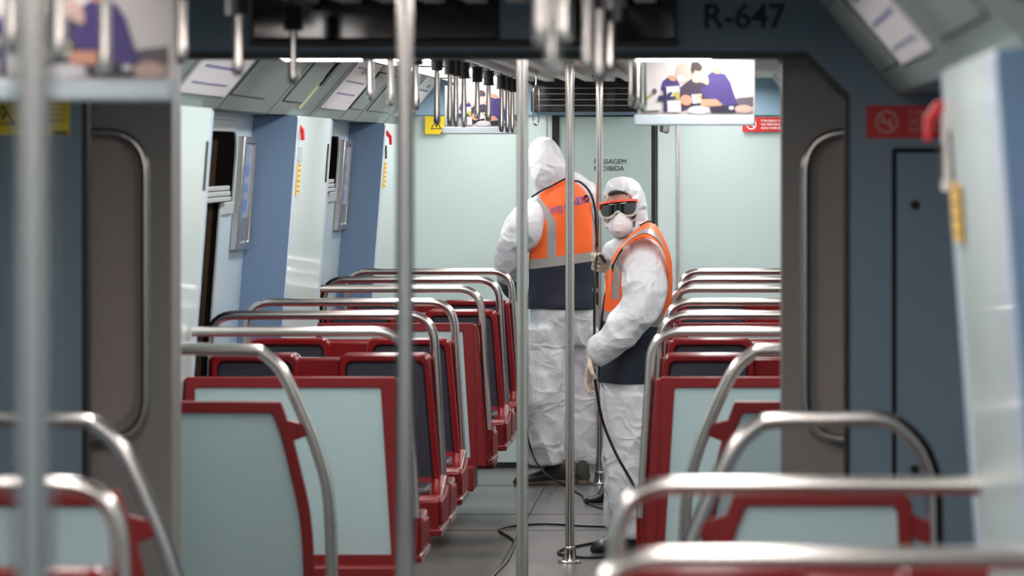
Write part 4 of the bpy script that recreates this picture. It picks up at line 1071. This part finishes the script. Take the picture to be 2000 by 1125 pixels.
# ---------------- cables and the black shoe
def wpt(px, py, s): return W(px, py, s)
def lift(v, z=.006): return Vector((v.x, v.y, z))
b = MB()
P = [W(1182, 512, 470), W(1170, 497, 472), W(1164, 512, 474), W(1161, 560, 475), W(1161, 640, 475), W(1160, 690, 476), W(1160, 718, 476), W(1164, 755, 476), W(1178, 825, 475), W(1204, 888, 475), W(1236, 945, 475), W(1256, 1000, 476), W(1258, 1035, 477), lift(FL(1245, 1062), .03)]+[lift(FL(x, y)) for x, y in ((1215, 1080), (1170, 1091), (1120, 1090), (1092, 1084), (1098, 1076), (1130, 1069), (1165, 1062), (1215, 1052))]
b.tube(spline(P, 7), .0058, 8)
tag(b.build('cable', CABLE), 'black cable from the facing person\'s hands looping down to the floor at the pole', 'cable')
b = MB(); P = [lift(FL(x, y)) for x, y in ((1230, 1033), (1150, 1030), (1070, 1026), (1010, 1029), (985, 1033), (975, 1037), (980, 1043), (997, 1053), (1005, 1062), (1000, 1078), (990, 1098), (972, 1118), (955, 1135))]
b.tube(spline(P, 7), .0052, 8); tag(b.build('cable', CABLE), 'black cable lying across the aisle floor with a sharp bend on the left', 'cable')
b = MB(); P = [W(1001, 572, 389), W(1004, 620, 393), W(1014, 720, 398), W(1026, 820, 403), W(1031, 855, 404), W(1040, 885, 404), W(1053, 910, 405), W(1072, 930, 400)]+[lift(FL(x, y)) for x, y in ((1100, 949), (1125, 963), (1137, 970), (1143, 980), (1160, 990), (1190, 998), (1230, 1004))]
b.tube(spline(P, 7), .0048, 8); tag(b.build('cable', CABLE), 'thin black cable running from behind the turned person\'s boot along the floor', 'cable')
t = thing('shoe', 'black shoe with a loose strap on the floor behind the facing person\'s leg', 'shoe', FL(1190, 984))
b = MB(); shoe(b, (-.0, .03, 0), (-.113, -.02, 0), .035, .06, .09); b.shear(lambda c: (c.x, c.y, max(c.z, .002))); b.build('shoe_upper', SHOE, t, angle=60)
b = MB(); b.tube(spline([(-.11, -.05, .02), (-.07, -.065, .03), (-.03, -.05, .05), (-.02, -.03, .09), (-.035, -.01, .092)], 4), .003, 6); b.build('strap', CABLE, t)
#PEOPLE_END
# ------------------------------------------------------------------ camera and world
cam = bpy.data.cameras.new('camera'); co = bpy.data.objects.new('camera', cam); C.objects.link(co)
co.location = (0, 0, EZ); co.rotation_euler = (PI/2, 0, 0)
cam.lens = 162; cam.sensor_width = 36; cam.sensor_fit = 'HORIZONTAL'
cam.shift_x = -(EX-1000)/2000; cam.shift_y = -(562.5-EY)/2000
cam.clip_start = .1; cam.clip_end = 100
cam.dof.use_dof = True; cam.dof.focus_distance = 20.5; cam.dof.aperture_fstop = 5.4; cam.dof.aperture_blades = 9
bpy.context.scene.camera = co
w = bpy.data.worlds.new('world'); bpy.context.scene.world = w; w.use_nodes = True
w.node_tree.nodes['Background'].inputs[0].default_value = (.8, .88, 1, 1); w.node_tree.nodes['Background'].inputs[1].default_value = .12
vs = bpy.context.scene.view_settings
vs.view_transform = 'Standard'; vs.look = 'None'; vs.gamma = 1; vs.use_curve_mapping = False; vs.exposure = 0
